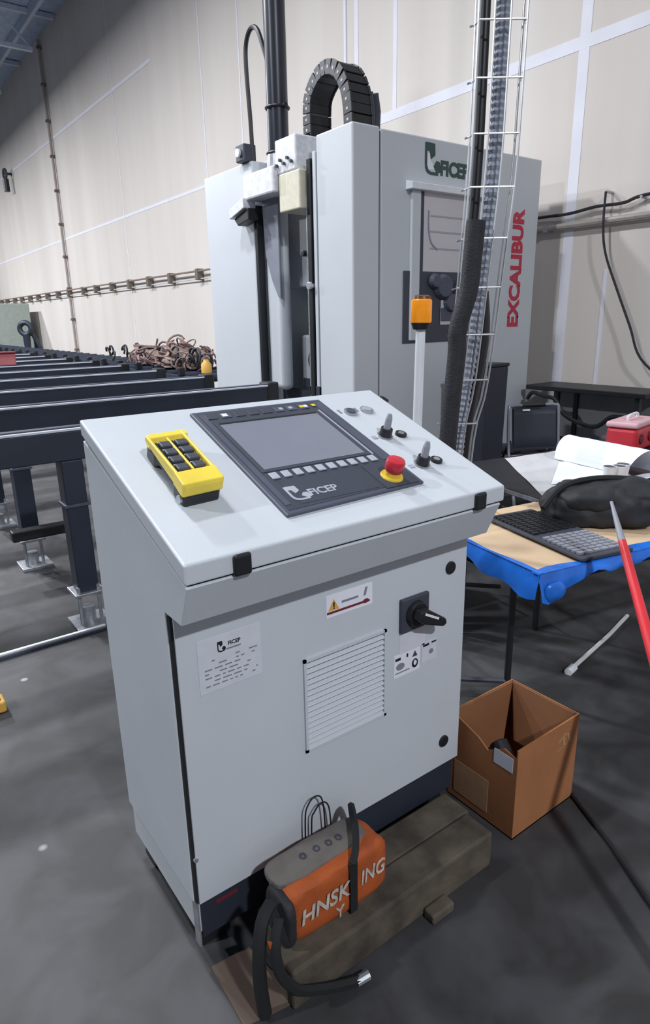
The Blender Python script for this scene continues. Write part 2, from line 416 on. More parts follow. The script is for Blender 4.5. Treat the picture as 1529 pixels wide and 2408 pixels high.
flat('text_line', [rect(.452, .862, .505, .868)], m_ink2, wl, V((xl, yd_-.0012, 0)), FX, FZ, .0006)
flat('arrow_mark', [[(.522, .862), (.530, .862), (.536, .884), (.528, .884)]], m_ink2, wl, V((xl, yd_-.0012, 0)), FX, FZ, .0006)
flat('red_knob', [[(.530+.010*math.cos(q), .846+.006*math.sin(q)) for q in [i*PI/6 for i in range(12)]]], m_inkred, wl, V((xl, yd_-.0017, 0)), FX, FZ, .0006)
s3 = plate('small_sticker', .650, .648, .748, .708, m_sticker)
s1 = plate('rating_sticker', .632, .578, .730, .648, m_stickw)
flat('text_line', [rect(.636, .630, .656, .638), rect(.678, .631, .684, .642)], m_ink, s1, V((xl, yd_-.0012, 0)), FX, FZ, .0006)
flat('symbol', [[(.655+.016*math.cos(q), .610+.011*math.sin(q)) for q in [i*PI/6 for i in range(12)]], rect(.636, .590, .69, .5935)], m_ink2, s1, V((xl, yd_-.0012, 0)), FX, FZ, .0006)
flat('warning_triangle', [[(.700, .624), (.720, .624), (.710, .642)]], m_dkgrey, s1, V((xl, yd_-.0012, 0)), FX, FZ, .0006)
flat('round_symbol', [[(.711+.012*math.cos(q), .602+.014*math.sin(q)) for q in [i*PI/8 for i in range(16)]]], m_ink, s1, V((xl, yd_-.0012, 0)), FX, FZ, .0006)
flat('round_centre', [[(.711+.006*math.cos(q), .604+.008*math.sin(q)) for q in [i*PI/8 for i in range(16)]]], m_stickw, s1, V((xl, yd_-.0019, 0)), FX, FZ, .0006)
s2 = plate('tag_sticker', .738, .590, .796, .652, m_sticker)
flat('text_line', [rect(.742, .640, .766, .647), rect(.776, .643, .794, .648)], m_ink, s2, V((xl, yd_-.0012, 0)), FX, FZ, .0006)
flat('symbol', [[(.775+.009*math.cos(q), .618+.008*math.sin(q)) for q in [i*PI/6 for i in range(12)]]], m_ink2, s2, V((xl, yd_-.0012, 0)), FX, FZ, .0006)
# operator panel let into the lid
hm = MB().prism([LP(.272, .066), LP(.696, .078), LP(.692, .556), LP(.272, .556)], EN*.008).build('operator_panel', m_hmi, cab, .004)
def lp(name, pts, h0, h1, m, par=hm): return MB().prism([LP(u, s, h0) for u, s in pts], EN*(h1-h0)).build(name, m, par)
def lrect(u0, s0, u1, s1): return [(u0, s0), (u1, s0), (u1, s1), (u0, s1)]
lp('panel_border', [(.286, .082), (.684, .092), (.682, .544), (.286, .544)], .008, .0088, m_hmi2)
lp('screen_bezel', lrect(.306, .234, .640, .486), .0088, .0105, m_dkgrey)
lp('screen', lrect(.318, .244, .626, .472), .0105, .0112, m_screen)
lp('screen_edge', lrect(.318, .472, .626, .478), .0105, .0125, m_black)
lp('screen_trim', lrect(.643, .232, .648, .49), .0088, .0108, m_key)
lp('side_strip', lrect(.656, .20, .684, .535), .0088, .0098, m_hmi)
lp('side_strip', lrect(.288, .10, .302, .535), .0088, .0098, m_hmi)
k0 = None
for i in range(10):
    u = .316+i*.0335
    if k0 is None: k0 = MB().obox(LP(u, .200, .0088), EU*.022, ES*.026, EN*.004).build('function_key', m_key, hm, .002)
    else:
        c = k0.copy(); COL.objects.link(c); c.parent = hm; c.location = EU*.0335*i
for i in range(8):
    u = .302+i*.042
    o = MB().obox(LP(u, .506, .0088), EU*.030, ES*.026, EN*.002).build('key', m_dkgrey if i not in (1, 5, 6, 7) else m_hmi, hm, .001)
MB().obox(LP(.348, .512, .0108), EU*.016, ES*.014, EN*.001).build('indicator', m_white, hm)
for i, (u, mm) in enumerate(((.560, m_key), (.598, m_yel2), (.612, m_white), (.640, m_yel2), (.528, m_key))):
    MB().obox(LP(u, .513, .0108), EU*.012, ES*.012, EN*.001).build('indicator', mm, hm)
lp('lower_foil', lrect(.326, .094, .560, .190), .0088, .0094, m_hmi2)
dk, lf = emblem(.058)
flat('emblem', [[(x*1.15, y) for x, y in p] for p in dk], m_key, hm, LP(.318, .106, .0094), EU, ES, .0008)
text('lettering', 'FICEP', .034, m_key, hm, LP(.368, .116, .0094), EU, ES, .0008, .0008)
lp('stop_plate', lrect(.572, .082, .682, .188), .0088, .0104, m_hmi2)
es = MB().tube([LP(.622, .124, .0104), LP(.622, .124, .014)], [.030, .028], 28).build('emergency_stop', m_yel2, cab)
MB().tube([LP(.622, .124, .014), LP(.622, .124, .030)], [.022, .020], 20).build('stop_collar', m_yel2, es, smooth=True)
MB().tube([LP(.622, .124, .026), LP(.622, .124, .032), LP(.622, .124, .052), LP(.622, .124, .058), LP(.622, .124, .0605)], [.021, .0245, .0245, .022, .013], 28).build('stop_button', m_red, es, smooth=True)
# lever selectors, key switches and ring marks on the right of the lid
for (u, s) in ((.762, .318), (.762, .158)):
    k = MB().tube([LP(u, s, 0), LP(u, s, .004)], [.024, .023], 20).build('selector_ring', m_steel, cab)
    MB().tube([LP(u, s, .004), LP(u, s, .026)], [.019, .017], 16).build('selector_base', m_black, k)
    MB().tube([LP(u, s, .02), LP(u+.004, s+.006, .052), LP(u+.005, s+.008, .066)], [.011, .010, .006], 10).build('lever', m_pole, k)
    MB().obox(LP(u-.045, s-.006, 0), EU*.016, ES*.014, EN*.002).build('legend_plate', m_key, k)
for (u, s) in ((.818, .312), (.820, .162)):
    k = MB().tube([LP(u, s, 0), LP(u, s, .007)], [.0175, .0165], 20).build('key_switch', m_black, cab)
    MB().tube([LP(u, s, .007), LP(u, s, .0085)], [.009, .009], 14).build('key_slot', m_steel, k)
for u in (.750, .812):
    k = MB().tube([LP(u, .468, 0), LP(u, .468, .006)], [.021, .021], 22).build('push_button', m_steel, cab)
    MB().tube([LP(u, .468, .006), LP(u, .468, .009)], [.015, .014], 20).build('button_cap', m_hmi if u < .8 else m_key, k)
    MB().obox(LP(u-.035, .47, 0), EU*.008, ES*.022, EN*.001).build('legend_mark', m_ink2, k)
# recessed plinth, its front shade put into a dark panel, and feet
MB().bx(xl+.010, yf+.020, .085, xr-.018, yb-.004, zb).build('plinth', m_mach, cab, .003)
MB().bx(xl+.02, yf+.012, .075, xr-.025, yf+.0195, zb-.004).build('plinth_front_shade', m_chair, cab)
MB().bx(xl+.06, yf+.0105, .155, xl+.12, yf+.0125, .165).build('faded_red_mark', m_inkred, cab)
for X in (xl+.03, xr-.11):
    for Y in (yf+.05, yb-.09):
        MB().bx(X, Y, 0, X+.08, Y+.08, .087).build('foot', m_black, cab, .003)
MB().bx(xl+.006, yf+.004, .06, xl+.011, yf+.03, .20).build('corner_bracket', m_steel, cab)

# ------------------------------------------------------------------ radio remote on the lid
rem = thing('radio_remote', 'yellow and black radio remote control lying on the sloping lid', 'remote control', LP(.138, .29))
def RP(a, b, h):   # a across, b along (from the near end), turned a little
    return LP(.128+.04*(b-.12)+a*.94, .176+b*.93+a*.05, h)
rb = MB()
side = [(-.046, .004, .030), (-.046, .05, .030), (-.040, .075, .016), (-.040, .14, .016), (-.046, .165, .016), (-.046, .235, .016)]
for sgn in (1,):
    rings = []
    for b, hw, h0, h1 in ((-.002, .045, .0, .030), (.02, .050, .0, .034), (.05, .050, .0, .034), (.07, .044, .012, .034), (.16, .044, .012, .034), (.18, .050, .0, .034), (.225, .050, .0, .034), (.238, .045, .0, .030)):
        rings.append([RP(-hw, b, h0), RP(hw, b, h0), RP(hw, b, h1), RP(-hw, b, h1)])
    rb.face_loop(rings)
rbody = rb.build('lower_shell', m_black, rem, .006, seg=3)
yb_ = MB()
rings = []
for b, hw, h0, h1 in ((-.004, .046, .030, .050), (.0, .052, .026, .058), (.052, .052, .030, .060), (.058, .050, .030, .046), (.205, .048, .030, .046), (.212, .051, .030, .058), (.236, .050, .030, .056), (.240, .046, .030, .048)):
    rings.append([RP(-hw, b, h0), RP(hw, b, h0), RP(hw, b, h1), RP(-hw, b, h1)])
yshell = yb_.face_loop(rings).build('yellow_shell', m_yel, rem, .005, seg=3)
MB().obox(RP(-.038, .058, .0455), RP(.038, .058, 0)-RP(-.038, .058, 0), ES*.146, EN*.002).build('key_field', m_black, rem)
for sgn in (-1, 1):
    MB().obox(RP(sgn*.046-.004, .05, .045), EU*.008, ES*.165, EN*.014).build('guard_rail', m_yel, rem, .003)
MB().obox(RP(-.003, .06, .046), EU*.006, ES*.14, EN*.010).build('centre_rib', m_yel, rem, .002)
for i in range(4):
    for sgn in (-1, 1):
        MB().obox(RP(sgn*.021-.0135, .066+i*.035, .047), EU*.027, ES*.024, EN*.009).build('push_button', m_dkgrey, rem, .003)
        MB().obox(RP(sgn*.021-.0135, .0915+i*.035, .047), EU*.027, ES*.005, EN*.004).build('key_legend', m_cream, rem)
for sgn in (-1,):
    MB().tube([RP(-.0475, .015, .014), RP(-.054, .015, .014)], .009, 14).build('belt_stud', m_steel, rem)

# ------------------------------------------------------------------ timber, bag and box in front
tim = thing('timber_beam', 'rough weathered timber beam lying before the cabinet door', 'timber', (.93, 1.04, 0))
MB().bx(.575, .945, .0, 1.268, 1.045, .118).build('beam', m_wood, tim, .008)
MB().bx(.60, 1.048, .0, 1.285, 1.15, .112).build('rear_beam', m_wood, tim, .007)
MB().bx(.99, .905, .0, 1.07, .944, .03).build('splinter_block', m_wood, tim, .006)

bag = thing('orange_tool_bag', 'orange canvas tool bag with white lettering and black straps on the timber', 'tool bag', (.72, 1.03, .12))
def lump(name, c, ax, ay, az, m, par, amp=.012, sc=9., pw=4., sub=3, zmin=None):
    bm = bmesh.new(); bmesh.ops.create_icosphere(bm, subdivisions=sub+1, radius=1)
    c = V(c); ax, ay, az = V(ax), V(ay), V(az)
    for v in bm.verts:
        p = v.co.copy(); n = (abs(p.x)**pw+abs(p.y)**pw+abs(p.z)**pw)**(1/pw); p /= n
        q = c+ax*p.x+ay*p.y+az*p.z
        k = noise.noise(q*sc)*amp+noise.noise(q*sc*2.7)*amp*.5
        q += (q-c).normalized()*k
        if zmin is not None and q.z < zmin: q.z = zmin
        v.co = q
    b = MB(); b.bm.free(); b.bm = bm
    return b.build(name, m, par, smooth=True)
lump('bag_body', (.725, 1.00, .196), (.150, 0, 0), (0, .058, 0), (0, 0, .076), m_orange, bag, .005, 12, 9, zmin=.119)
lump('bag_flap', (.705, 1.02, .268), (.138, 0, 0), (0, .042, .006), (0, -.003, .016), m_flap, bag, .007, 14, 5)
for X in (.66, .70, .735, .765): MB().ring((X, 1.015+.01*math.sin(X*90), .2860), (0, -.25, 1), .007, .002, 16, 6).build('eyelet', m_dkgrey, bag, smooth=True)
MB().bx(.742, .934, .122, .764, .940, .272).build('middle_strap', m_strap, bag)
st = smooth_path([(.752, .938, .268), (.775, .955, .29), (.81, 1.00, .305), (.845, 1.06, .305), (.865, 1.08, .25), (.88, 1.09, .17), (.89, 1.09, .132)], 5)
MB().tube(st, .010, 6).build('shoulder_strap', m_strap, bag, smooth=True)
MB().tube(smooth_path([(.57, .985, .25), (.545, .965, .21), (.545, .95, .14), (.58, .935, .08), (.63, .925, .05), (.69, .915, .025), (.735, .905, .016)], 5), .013, 6).build('hanging_strap', m_strap, bag, smooth=True)
MB().tube([(.728, .905, .016), (.762, .90, .018)], .012, 10).build('strap_buckle', m_steel, bag)
MB().tube(smooth_path([(.57, 1.02, .26), (.535, 1.0, .25), (.515, .985, .19), (.51, .98, .10), (.515, .975, .012)], 5), .016, 6).build('side_strap', m_strap, bag, smooth=True)
lump('end_pad', (.572, .985, .19), (.016, 0, 0), (0, .052, 0), (0, 0, .07), m_bag, bag, .004, 12, 4, zmin=.119)
MB().prism([V((.528, .966, .225)), V((.552, .960, .215)), V((.545, .958, .145))], (0, .006, 0)).build('orange_tab', m_orange, bag)
m_letter = mat('faded_white_print', '#b9b2aa', .7, var=.2, scale=60)
text('lettering', 'HNSK', .060, m_letter, bag, (.596, .9395, .180), (1, 0, .02), (0, 0, 1), .002, .0010, .92, .15)
text('lettering', 'Y', .045, m_letter, bag, (.700, .9395, .132), (1, 0, .02), (0, 0, 1), .002, .0006, .9)
text('lettering', 'ING', .060, m_letter, bag, (.776, .9395, .185), (1, 0, .02), (0, 0, 1), .002, .0006, .75, .15)
for ch_ in bag.children:
    if not ch_.name.startswith(('hanging_strap', 'side_strap', 'strap_buckle', 'orange_tab')): ch_.location = (.032, .048, .001)
scp = tag(MB().prism([V((.465, .985, .001)), V((.60, .96, .001)), V((.572, 1.15, .001)), V((.47, 1.16, .001))], (0, 0, .004)).build('cardboard_scrap', mat('dirty_brown_board', '#5b4c44', .85)), 'flat dirty brown cardboard scrap on the floor before the cabinet corner', 'cardboard')
hoop = thing('wire_hoop', 'thin black bent wire hoops sticking up behind the orange bag', 'wire', (.80, 1.155, .112))
for dx_, hh, wd in ((.025, .355, .055), (.045, .325, .045)):
    MB().tube(smooth_path([(.735+dx_, 1.155, .11), (.735+dx_, 1.153, .11+hh*.5), (.742+dx_, 1.150, hh-.02), (.765+dx_, 1.148, hh), (.79+dx_, 1.150, hh-.03), (.80+dx_, 1.153, hh*.55), (.803+dx_, 1.155, .11)], 5), .0022, 6).build('wire_loop', m_black, hoop, smooth=True)

box = thing('cardboard_box', 'open brown cardboard box standing on the floor under the table', 'box', (1.545, 1.10, 0))
bx0, by0, bx1, by1, bh, th = 1.392, .968, 1.70, 1.232, .318, .005
MB().bx(bx0, by0, 0, bx1, by1, th).build('box_bottom', m_cardin, box)
fp = MB().bx(bx0, by0, 0, bx1, by0+th, bh).build('side_wall', m_card, box)
MB().bx(bx0, by1-th, 0, bx1, by1, bh).build('side_wall', m_card, box)
lw = MB().prism([V((bx0, y, z)) for y, z in ((by0+th, 0), (by1-th, 0), (by1-th, bh), (by0+.15, bh-.035), (by0+.11, bh-.06), (by0+.05, bh-.02), (by0+th, bh-.03))], (th, 0, 0)).build('side_wall', m_card, box)
MB().bx(bx1-th, by0+th, 0, bx1, by1-th, bh).build('side_wall', m_card, box)
MB().prism([V((bx0+.012, by1-.008, bh)), V((bx0+.012, by1-.04, bh-.19)), V((bx1-.10, by1-.05, bh-.19)), V((bx1-.012, by1-.008, bh))], (0, -.004, -.001)).build('folded_flap', m_cardin, box)
MB().prism([V((bx1-.008, by0+.012, bh)), V((bx1-.06, by0+.03, bh-.18)), V((bx1-.06, by1-.07, bh-.18)), V((bx1-.008, by1-.012, bh))], (-.004, 0, -.001)).build('folded_flap', m_cardin, box)
MB().bx(bx0-.0015, by0+.015, bh-.085, bx0, by0+.085, bh-.035).build('paper_label', m_sticker, box)
MB().bx(bx0-.001, by0+.10, .03, bx0, by0+.24, .15).build('paper_label', m_tape, box)
scr = MB()
for p in ((.20, .255, .235, .275), (.225, .262, .232, .225), (.20, .225, .25, .235), (.245, .27, .26, .235)):
    scr.prism([V((bx0+p[0], by0-.0008, p[1])), V((bx0+p[0]+.012, by0-.0008, p[1])), V((bx0+p[2]+.008, by0-.0008, p[3])), V((bx0+p[2], by0-.0008, p[3]))], (0, .0012, 0))
scr.build('torn_tape', m_tape, box)
ct = thing('packed_bottle', 'small black bottle with white cap lying inside the open cardboard box', 'bottle', (1.46, 1.06, .15))
MB().tube([(1.45, 1.04, .2), (1.47, 1.10, .24)], .03, 14).build('bottle_body', m_black, ct, .004)
MB().tube([(1.447, 1.03, .198), (1.441, 1.012, .186)], .016, 14).build('cap', m_white, ct, .002)
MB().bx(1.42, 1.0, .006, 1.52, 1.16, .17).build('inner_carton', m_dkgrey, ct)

# ------------------------------------------------------------------ work table with the keyboard
T1 = thing('card_table', 'folding work table with tan top and blue plastic sheet over its edge', 'table', (1.69, 1.15, 0), math.radians(-10))
TW, TD, TZ = 1.80, .635, .74
MB().bx(.0, .0, TZ-.028, TW, TD, TZ-.001).build('table_top', m_tan, T1, .004)
def skirt(P, nu, m, name):
    MB().sheet(P, nu, 5, .003).build(name, m, T1, smooth=True)
def front_skirt(a, b):
    x = -.012+a*(TW+.03); dz = .030+.060*math.exp(-(x/.14)**2)+.010*math.sin(x*21)+.006*math.sin(x*47)
    y = -.006-.018*math.sin(b*PI*.5)-.008*math.sin(x*23+b*2)*b
    return V((x, y, TZ+.002-dz*b))
def left_skirt(a, b):
    y = -.012+a*(TD+.01); dz = .062+.02*math.sin(a*5+1)+.008*math.sin(a*19)
    x = -.006-.016*math.sin(b*PI*.5)-.006*math.sin(a*21)*b
    return V((x, y, TZ+.002-dz*b))
sk = MB(); sk.sheet(front_skirt, 60, 4, .003).sheet(left_skirt, 20, 4, .003)
# the sheet folded over the top along the two edges
def fold_front(a, b): return V((-.012+a*(TW+.02), -.008+b*(.030+.06*max(0, a*TW-.25)+.012*math.sin(a*31)), TZ+.0045+.001*math.sin(a*40)))
def fold_left(a, b): return V((-.008+b*(.018+.006*math.sin(a*12)), -.008+a*TD, TZ+.0065))
sk.sheet(fold_front, 26, 2, .0025).sheet(fold_left, 18, 2, .0025)
sk.build('blue_sheet', m_blue, T1, smooth=True)
lump('sheet_knot', (.045, -.026, TZ-.06), (.045, 0, 0), (0, .014, 0), (0, 0, .035), m_blue, T1, .012, 20, 2.5, 2)
for (a, b) in ((.28, .405), (1.62, .405)):
    MB().tube([(a, b, TZ-.03), (a+.012, b+.012, .38), (a+.004, b+.004, .018)], .014, 8).build('leg', m_black, T1, smooth=True)
    MB().tube([(a+.004, b+.004, .02), (a+.004, b+.004, 0)], .018, 8).build('leg_tip', m_gasket, T1)
MB().tube([(.26, .46, .47), (-.02, .62, .49)], .010, 6).build('brace', m_black, T1)
MB().tube([(.284, .409, .05), (-.06, .60, .07)], .012, 6).build('stretcher', m_dkgrey, T1)
MB().tube([(.284, .409, .46), (1.62, .409, .46)], .010, 6).build('long_rail', m_black, T1)
lb = thing('tan_shipping_flap', 'flat tan cardboard piece at the back of the table beside the keyboard', 'cardboard', (2.25, 1.70, .7395))
MB().prism([V((2.10, 1.60, .7402)), V((2.34, 1.555, .7402)), V((2.37, 1.665, .7402)), V((2.13, 1.70, .7402))], (0, 0, .006)).build('cardboard_sheet', m_tan, lb)

kb = thing('keyboard', 'black keyboard lying across the tan table top', 'keyboard', (2.045, 1.345, .748), math.radians(-14))
KL, KW = .53, .225
MB().prism([V((-KW/2, -KL/2, .0)), V((KW/2, -KL/2, .0)), V((KW/2, -KL/2, .016)), V((-KW/2, -KL/2, .012))], (0, KL, 0)).build('keyboard_case', m_dkgrey, kb, .003)
kk = MB()
for i in range(11):
    for j in range(6):
        x = -.098+j*.0345; y = -.005+i*.0225
        if y < KL/2-.02: kk.bx(x, y, .0125, x+.028, y+.0175, .020)
kk2 = MB()
for i in range(8):
    for j in range(6):
        x = -.098+j*.0345; y = -.235+i*.024
        kk2.bx(x, y, .0125, x+.028, y+.017, .020)
stuff(kk.build('key_block', m_black, kb)); 
stuff(kk2.build('number_key_block', m_pole, kb))

# black bag on the table
bg_ = thing('black_bag', 'crumpled black nylon bag lying on the table behind the keyboard', 'bag', (2.40, 1.30, .745))
lump('bag_body', (2.325, 1.345, .81), (.125, -.17, 0), (.09, .09, 0), (0, 0, .09), m_bag, bg_, .04, 7, 2.6, 4, zmin=.747)
lump('bag_top', (2.40, 1.29, .845), (.22, -.14, 0), (.08, .09, 0), (0, 0, .06), m_bag, bg_, .03, 8, 2.3, 4, zmin=.76)
MB().tube(smooth_path([(2.10, 1.44, .82), (2.20, 1.42, .895), (2.34, 1.36, .915), (2.46, 1.27, .905), (2.56, 1.17, .87)], 4), .012, 6).build('strap', m_strap, bg_, smooth=True)

# ------------------------------------------------------------------ second table with papers
a2 = math.radians(-10); c2 = V((1.69, 1.15, 0))
def T2w(x, y, z): return c2+V((math.cos(a2)*x-math.sin(a2)*y, math.sin(a2)*x+math.cos(a2)*y, z))
T2 = thing('paper_table', 'black topped table covered with drawings behind the black bag', 'table', c2, a2)
MB().bx(.665, .66, .705, 2.5, 1.46, .735).build('table_top', m_black, T2, .005)
MB().bx(.658, .662, .712, .6645, 1.455, .73).build('grey_edge_strip', m_steel, T2)
for X in (.80, 2.35):
    for Y in (.78, 1.36):
        MB().tube([(X, Y, .705), (X, Y, 0)], .014, 8).build('leg', m_black, T2)
    MB().tube([(X, .78, .2), (X, 1.36, .2)], .010, 6).build('stretcher', m_black, T2)
gd = V((1.11-.70, 1.45-.69)); gn = V((gd.y, -gd.x)).normalized()
gs = MB().sheet(lambda a, b: T2w(.70+gd.x*b+.62*a, .70+gd.y*b*.95-.03*a*(1-b), .7365+.004*math.sin(a*9+b*5)**2), 8, 8, .0008)
tag(gs.build('drawing_sheet', m_paperg, None), 'large greyish drawing sheet at the near corner of the far table', 'paper')
p1 = MB().sheet(lambda a, b: T2w(.88+a*.36+b*.40, .83-a*.08+b*.34, .7425+.003*math.sin(a*7)**2+.002*math.sin(b*8)**2), 8, 8, .001)
tag(p1.build('drawing_sheet', m_paper, None), 'flat white drawing sheet lying before the folded one', 'paper')
def tent(a, b):
    q = b*PI*1.02
    x = 1.40-.085*math.cos(q)+.02*b; y = .76+.48*a-.05*math.sin(q)*(1-a)
    return T2w(x, y, .7475+.125*math.sin(min(q, PI))**.8+.003*math.sin(a*11)**2)
tag(MB().sheet(tent, 8, 16, .001).build('folded_drawing', m_paper, None), 'white drawing folded up into a curved tent on the far table', 'paper')
tag(MB().sheet(lambda a, b: T2w(1.12+a*.5, .68+b*.07, .7405+.002*math.sin(a*9+2)**2), 6, 4, .001).build('note_sheet', m_paper, None), 'white printed sheet at the front right of the far table', 'paper')
cup = None
for i, (x, y) in enumerate(((1.14, .715), (1.24, .72), (1.19, .70))):
    p = T2w(x, y+.0, .7445)
    lab = ['leftmost small white cup behind the black bag', 'small white cup furthest back behind the black bag', 'small white cup nearest the right edge of the frame'][i]
    if cup is None:
        cup = thing('white_cup', lab, 'cup', p, 0., 'white cups on the far table')
        MB().tube([(0, 0, 0), (0, 0, .078)], [.024, .033], 18).build('cup_body', m_white, cup, smooth=True)
        MB().ring((0, 0, .078), (0, 0, 1), .032, .002, 20, 6).build('rim', m_white, cup, smooth=True)
        MB().disc((0, 0, .0785), (0, 0, 1), .029, .0004, 18).build('drink', m_dkgrey, cup)
    else: dup(cup, p, lab)
rc = thing('red_case', 'red plastic tool case with pale lid on the far table', 'case', T2w(1.97, 1.27, .738), a2+.35)
MB().bx(-.17, -.09, 0, .17, .09, .14).build('case_body', m_red, rc, .02, seg=3)
MB().bx(-.175, -.095, .142, .175, .095, .178).build('case_lid', mat('pale_pink_plastic', '#d6a9b0', .4), rc, .014, seg=3)
for X in (-.09, .06): MB().cyl((X, -.098, .075), (X, -.088, .075), .030, n=18).build('round_cover', m_inkred, rc, .003)
MB().tube(smooth_path([(-.08, 0, .178), (-.07, 0, .205), (.07, 0, .205), (.08, 0, .178)], 4), .009, 6).build('handle', m_white, rc, smooth=True)
MB().cyl((.13, -.10, .03), (.13, -.088, .03), .022, n=14).build('wheel', m_black, rc)
# ------------------------------------------------------------------ red handled pole at the right
rp_ = thing('red_pole', 'red pole with tapered grey end leaning against the table edge', 'pole', (1.16, .15, 0))
pa, pb = V((1.95, 1.081, .95)), V((1.16, .15, .018))
dirp = (pb-pa)
MB().tube([pa, pa+dirp*.06, pa+dirp*.105], [.005, .009, .012], 10).build('grey_end', m_pole, rp_, smooth=True)
MB().tube([pa+dirp*.10, pa+dirp*.13, pa+dirp*.4, pa+dirp*.985], [.012, .014, .0165, .017], 12).build('red_shaft', m_redpole, rp_, smooth=True)
MB().tube([pa+dirp*.98, pa+dirp*.999], [.019, .019], 12).build('end_cap', m_gasket, rp_)

# ------------------------------------------------------------------ folding chair
ch = thing('folding_chair', 'black folding chair with grey tube frame behind the far table', 'chair', (4.42, 3.17, 0), math.atan2(3.0-3.19, 4.48-4.11))
MB().sheet(lambda a, b: V((-.19+.38*a, .02+.03*math.sin(a*PI)-.05*(1-b), .50+.33*b)), 8, 6, .012).build('backrest', m_chair, ch, smooth=True)
o = ch.children[0]; sm = o.modifiers.new('thick', 'SOLIDIFY'); sm.thickness = .016
MB().bx(-.10, .006, .800, -.04, .034, .812).build('handle_slot', m_white, ch)
MB().bx(-.19, .05, .435, .19, .44, .46).build('seat', m_chair, ch, .012)
for s_ in (-1, 1):
    MB().tube(smooth_path([(s_*.215, -.22, .0), (s_*.215, -.12, .25), (s_*.215, -.02, .50), (s_*.212, .02, .80), (s_*.19, .03, .838), (s_*.10, .035, .842)], 4), .013, 8).build('frame_leg', m_tubing, ch, smooth=True)
    MB().tube([(s_*.195, .42, .0), (s_*.195, .10, .44), (s_*.195, .0, .56)], .011, 8).build('rear_leg', m_black, ch, smooth=True)
MB().tube([(-.10, .035, .842), (.10, .035, .842)], .013, 8).build('top_tube', m_black, ch)
MB().tube([(-.21, -.10, .30), (.21, -.10, .30)], .010, 8).build('crossbar', m_tubing, ch)
MB().tube([(-.19, -.04, .48), (.19, .30, .40)], .009, 6).build('crossbar', m_black, ch)
MB().tube([(.19, -.04, .48), (-.19, .30, .40)], .009, 6).build('crossbar', m_black, ch)

# ------------------------------------------------------------------ bench at the wall
bn = thing('wall_bench', 'black framed bench with hanging cable standing against the right wall', 'bench', (5.2, 3.1, 0))
MB().bx(5.02, 2.60, .885, 5.44, 3.72, .925).build('bench_top', m_black, bn, .006)
MB().bx(5.38, 2.62, .12, 5.42, 3.66, .86).build('back_panel', mat('grey_back_sheet', '#8e8f94', .6), bn)
for X in (5.05, 5.36):
    for Y in (2.66, 3.40):
        MB().bx(X, Y, 0, X+.04, Y+.04, .885).build('leg', m_black, bn)
MB().bx(5.06, 2.66, .45, 5.09, 3.44, .49).build('stretcher', m_black, bn)
MB().tube(smooth_path([(5.03, 3.70, .80), (5.02, 3.64, .86), (5.01, 3.52, .84), (5.01, 3.40, .82), (5.01, 3.30, .70), (5.01, 3.14, .64), (5.01, 2.98, .63), (5.01, 2.86, .72), (5.01, 2.74, .73)], 5), .018, 7).build('hanging_cable', m_black, bn, smooth=True)
MB().tube(smooth_path([(5.2, 2.60, .90), (5.2, 2.55, .88), (5.2, 2.52, .75), (5.2, 2.515, .6)], 4), .012, 6).build('cable_end', m_black, bn, smooth=True)

# ------------------------------------------------------------------ drill line machine
mc = thing('drilling_machine', 'tall light grey beam drilling machine with open spindle bay standing before the wall', 'machine', (4.1, 4.9, 0))
MB().bx(3.07, 3.80, 0, 3.315, 4.22, 2.8).build('corner_column', m_mach, mc, .012)
fpn = MB()
fpn.bx(3.325, 3.80, 0, 5.14, 4.20, 2.79)
fpan = fpn.build('front_enclosure', m_mach, mc, .010)
MB().bx(3.312, 3.815, .02, 3.33, 4.1, 2.77).build('panel_seam', m_gasket, mc)
MB().bx(3.07, 5.13, 0, 5.14, 6.0, 2.8).build('rear_enclosure', m_mach, mc, .012)
MB().bx(3.95, 4.20, 0, 5.14, 5.13, 2.75).build('core_housing', m_mach, mc, .01)
MB().bx(3.064, 4.225, .0, 3.09, 4.262, 2.7).build('edge_strip', m_mach, mc, .004)
# spindle bay
bay = MB().bx(3.30, 4.22, .0, 3.34, 5.13, .93).build('bay_apron', m_dkgrey, mc)
MB().bx(3.34, 4.24, 1.80, 3.95, 5.12, 2.40).build('upper_guard', m_mach, mc, .01)
MB().prism([V((3.32, 4.30, 2.38)), V((3.32, 5.00, 2.38)), V((3.32, 4.90, 2.10)), V((3.32, 4.66, 1.96)), V((3.32, 4.40, 2.02))], (.04, 0, 0)).build('guard_plate', m_paperg, mc, .004)
MB().bx(3.88, 4.22, .9, 3.95, 5.13, 1.88).build('bay_back', m_dkmet, mc)
MB().tube([(3.70, 4.95, 1.30), (3.70, 4.95, 2.0)], .06, 16).build('spindle_sleeve', m_dkmet, mc, smooth=True)
mt = MB().bx(3.36, 4.44, .94, 3.70, 4.90, 1.40).build('feed_motor', m_mach, mc, .02)
MB().cyl((3.33, 4.66, 1.19), (3.362, 4.66, 1.19), .10, n=24).build('motor_cover', m_dkgrey, mt, .006)
MB().bx(3.345, 4.50, .945, 3.362, 4.86, 1.03).build('terminal_box', m_dkgrey, mt, .004)
MB().bx(3.05, 4.275, .94, 3.10, 4.318, 2.66).build('guide_rail', m_black, mc, .004)
MB().bx(3.06, 4.335, .94, 3.10, 4.352, 2.42).build('bright_rail', m_steel, mc, .002)
MB().bx(3.055, 5.062, .94, 3.12, 5.105, 2.45).build('guide_rail', m_black, mc, .004)
MB().cyl((3.07, 4.30, 1.78), (3.03, 4.30, 1.78), .03, n=12).build('clamp_knob', m_wire, mc, .004)
MB().cyl((3.09, 4.385, 2.02), (3.04, 4.385, 2.02), .022, n=12).build('clamp_knob', m_black, mc, .004)
MB().bx(3.11, 4.80, .94, 3.22, 5.05, 2.50).build('ram_column', m_mach, mc, .05, True, 5)
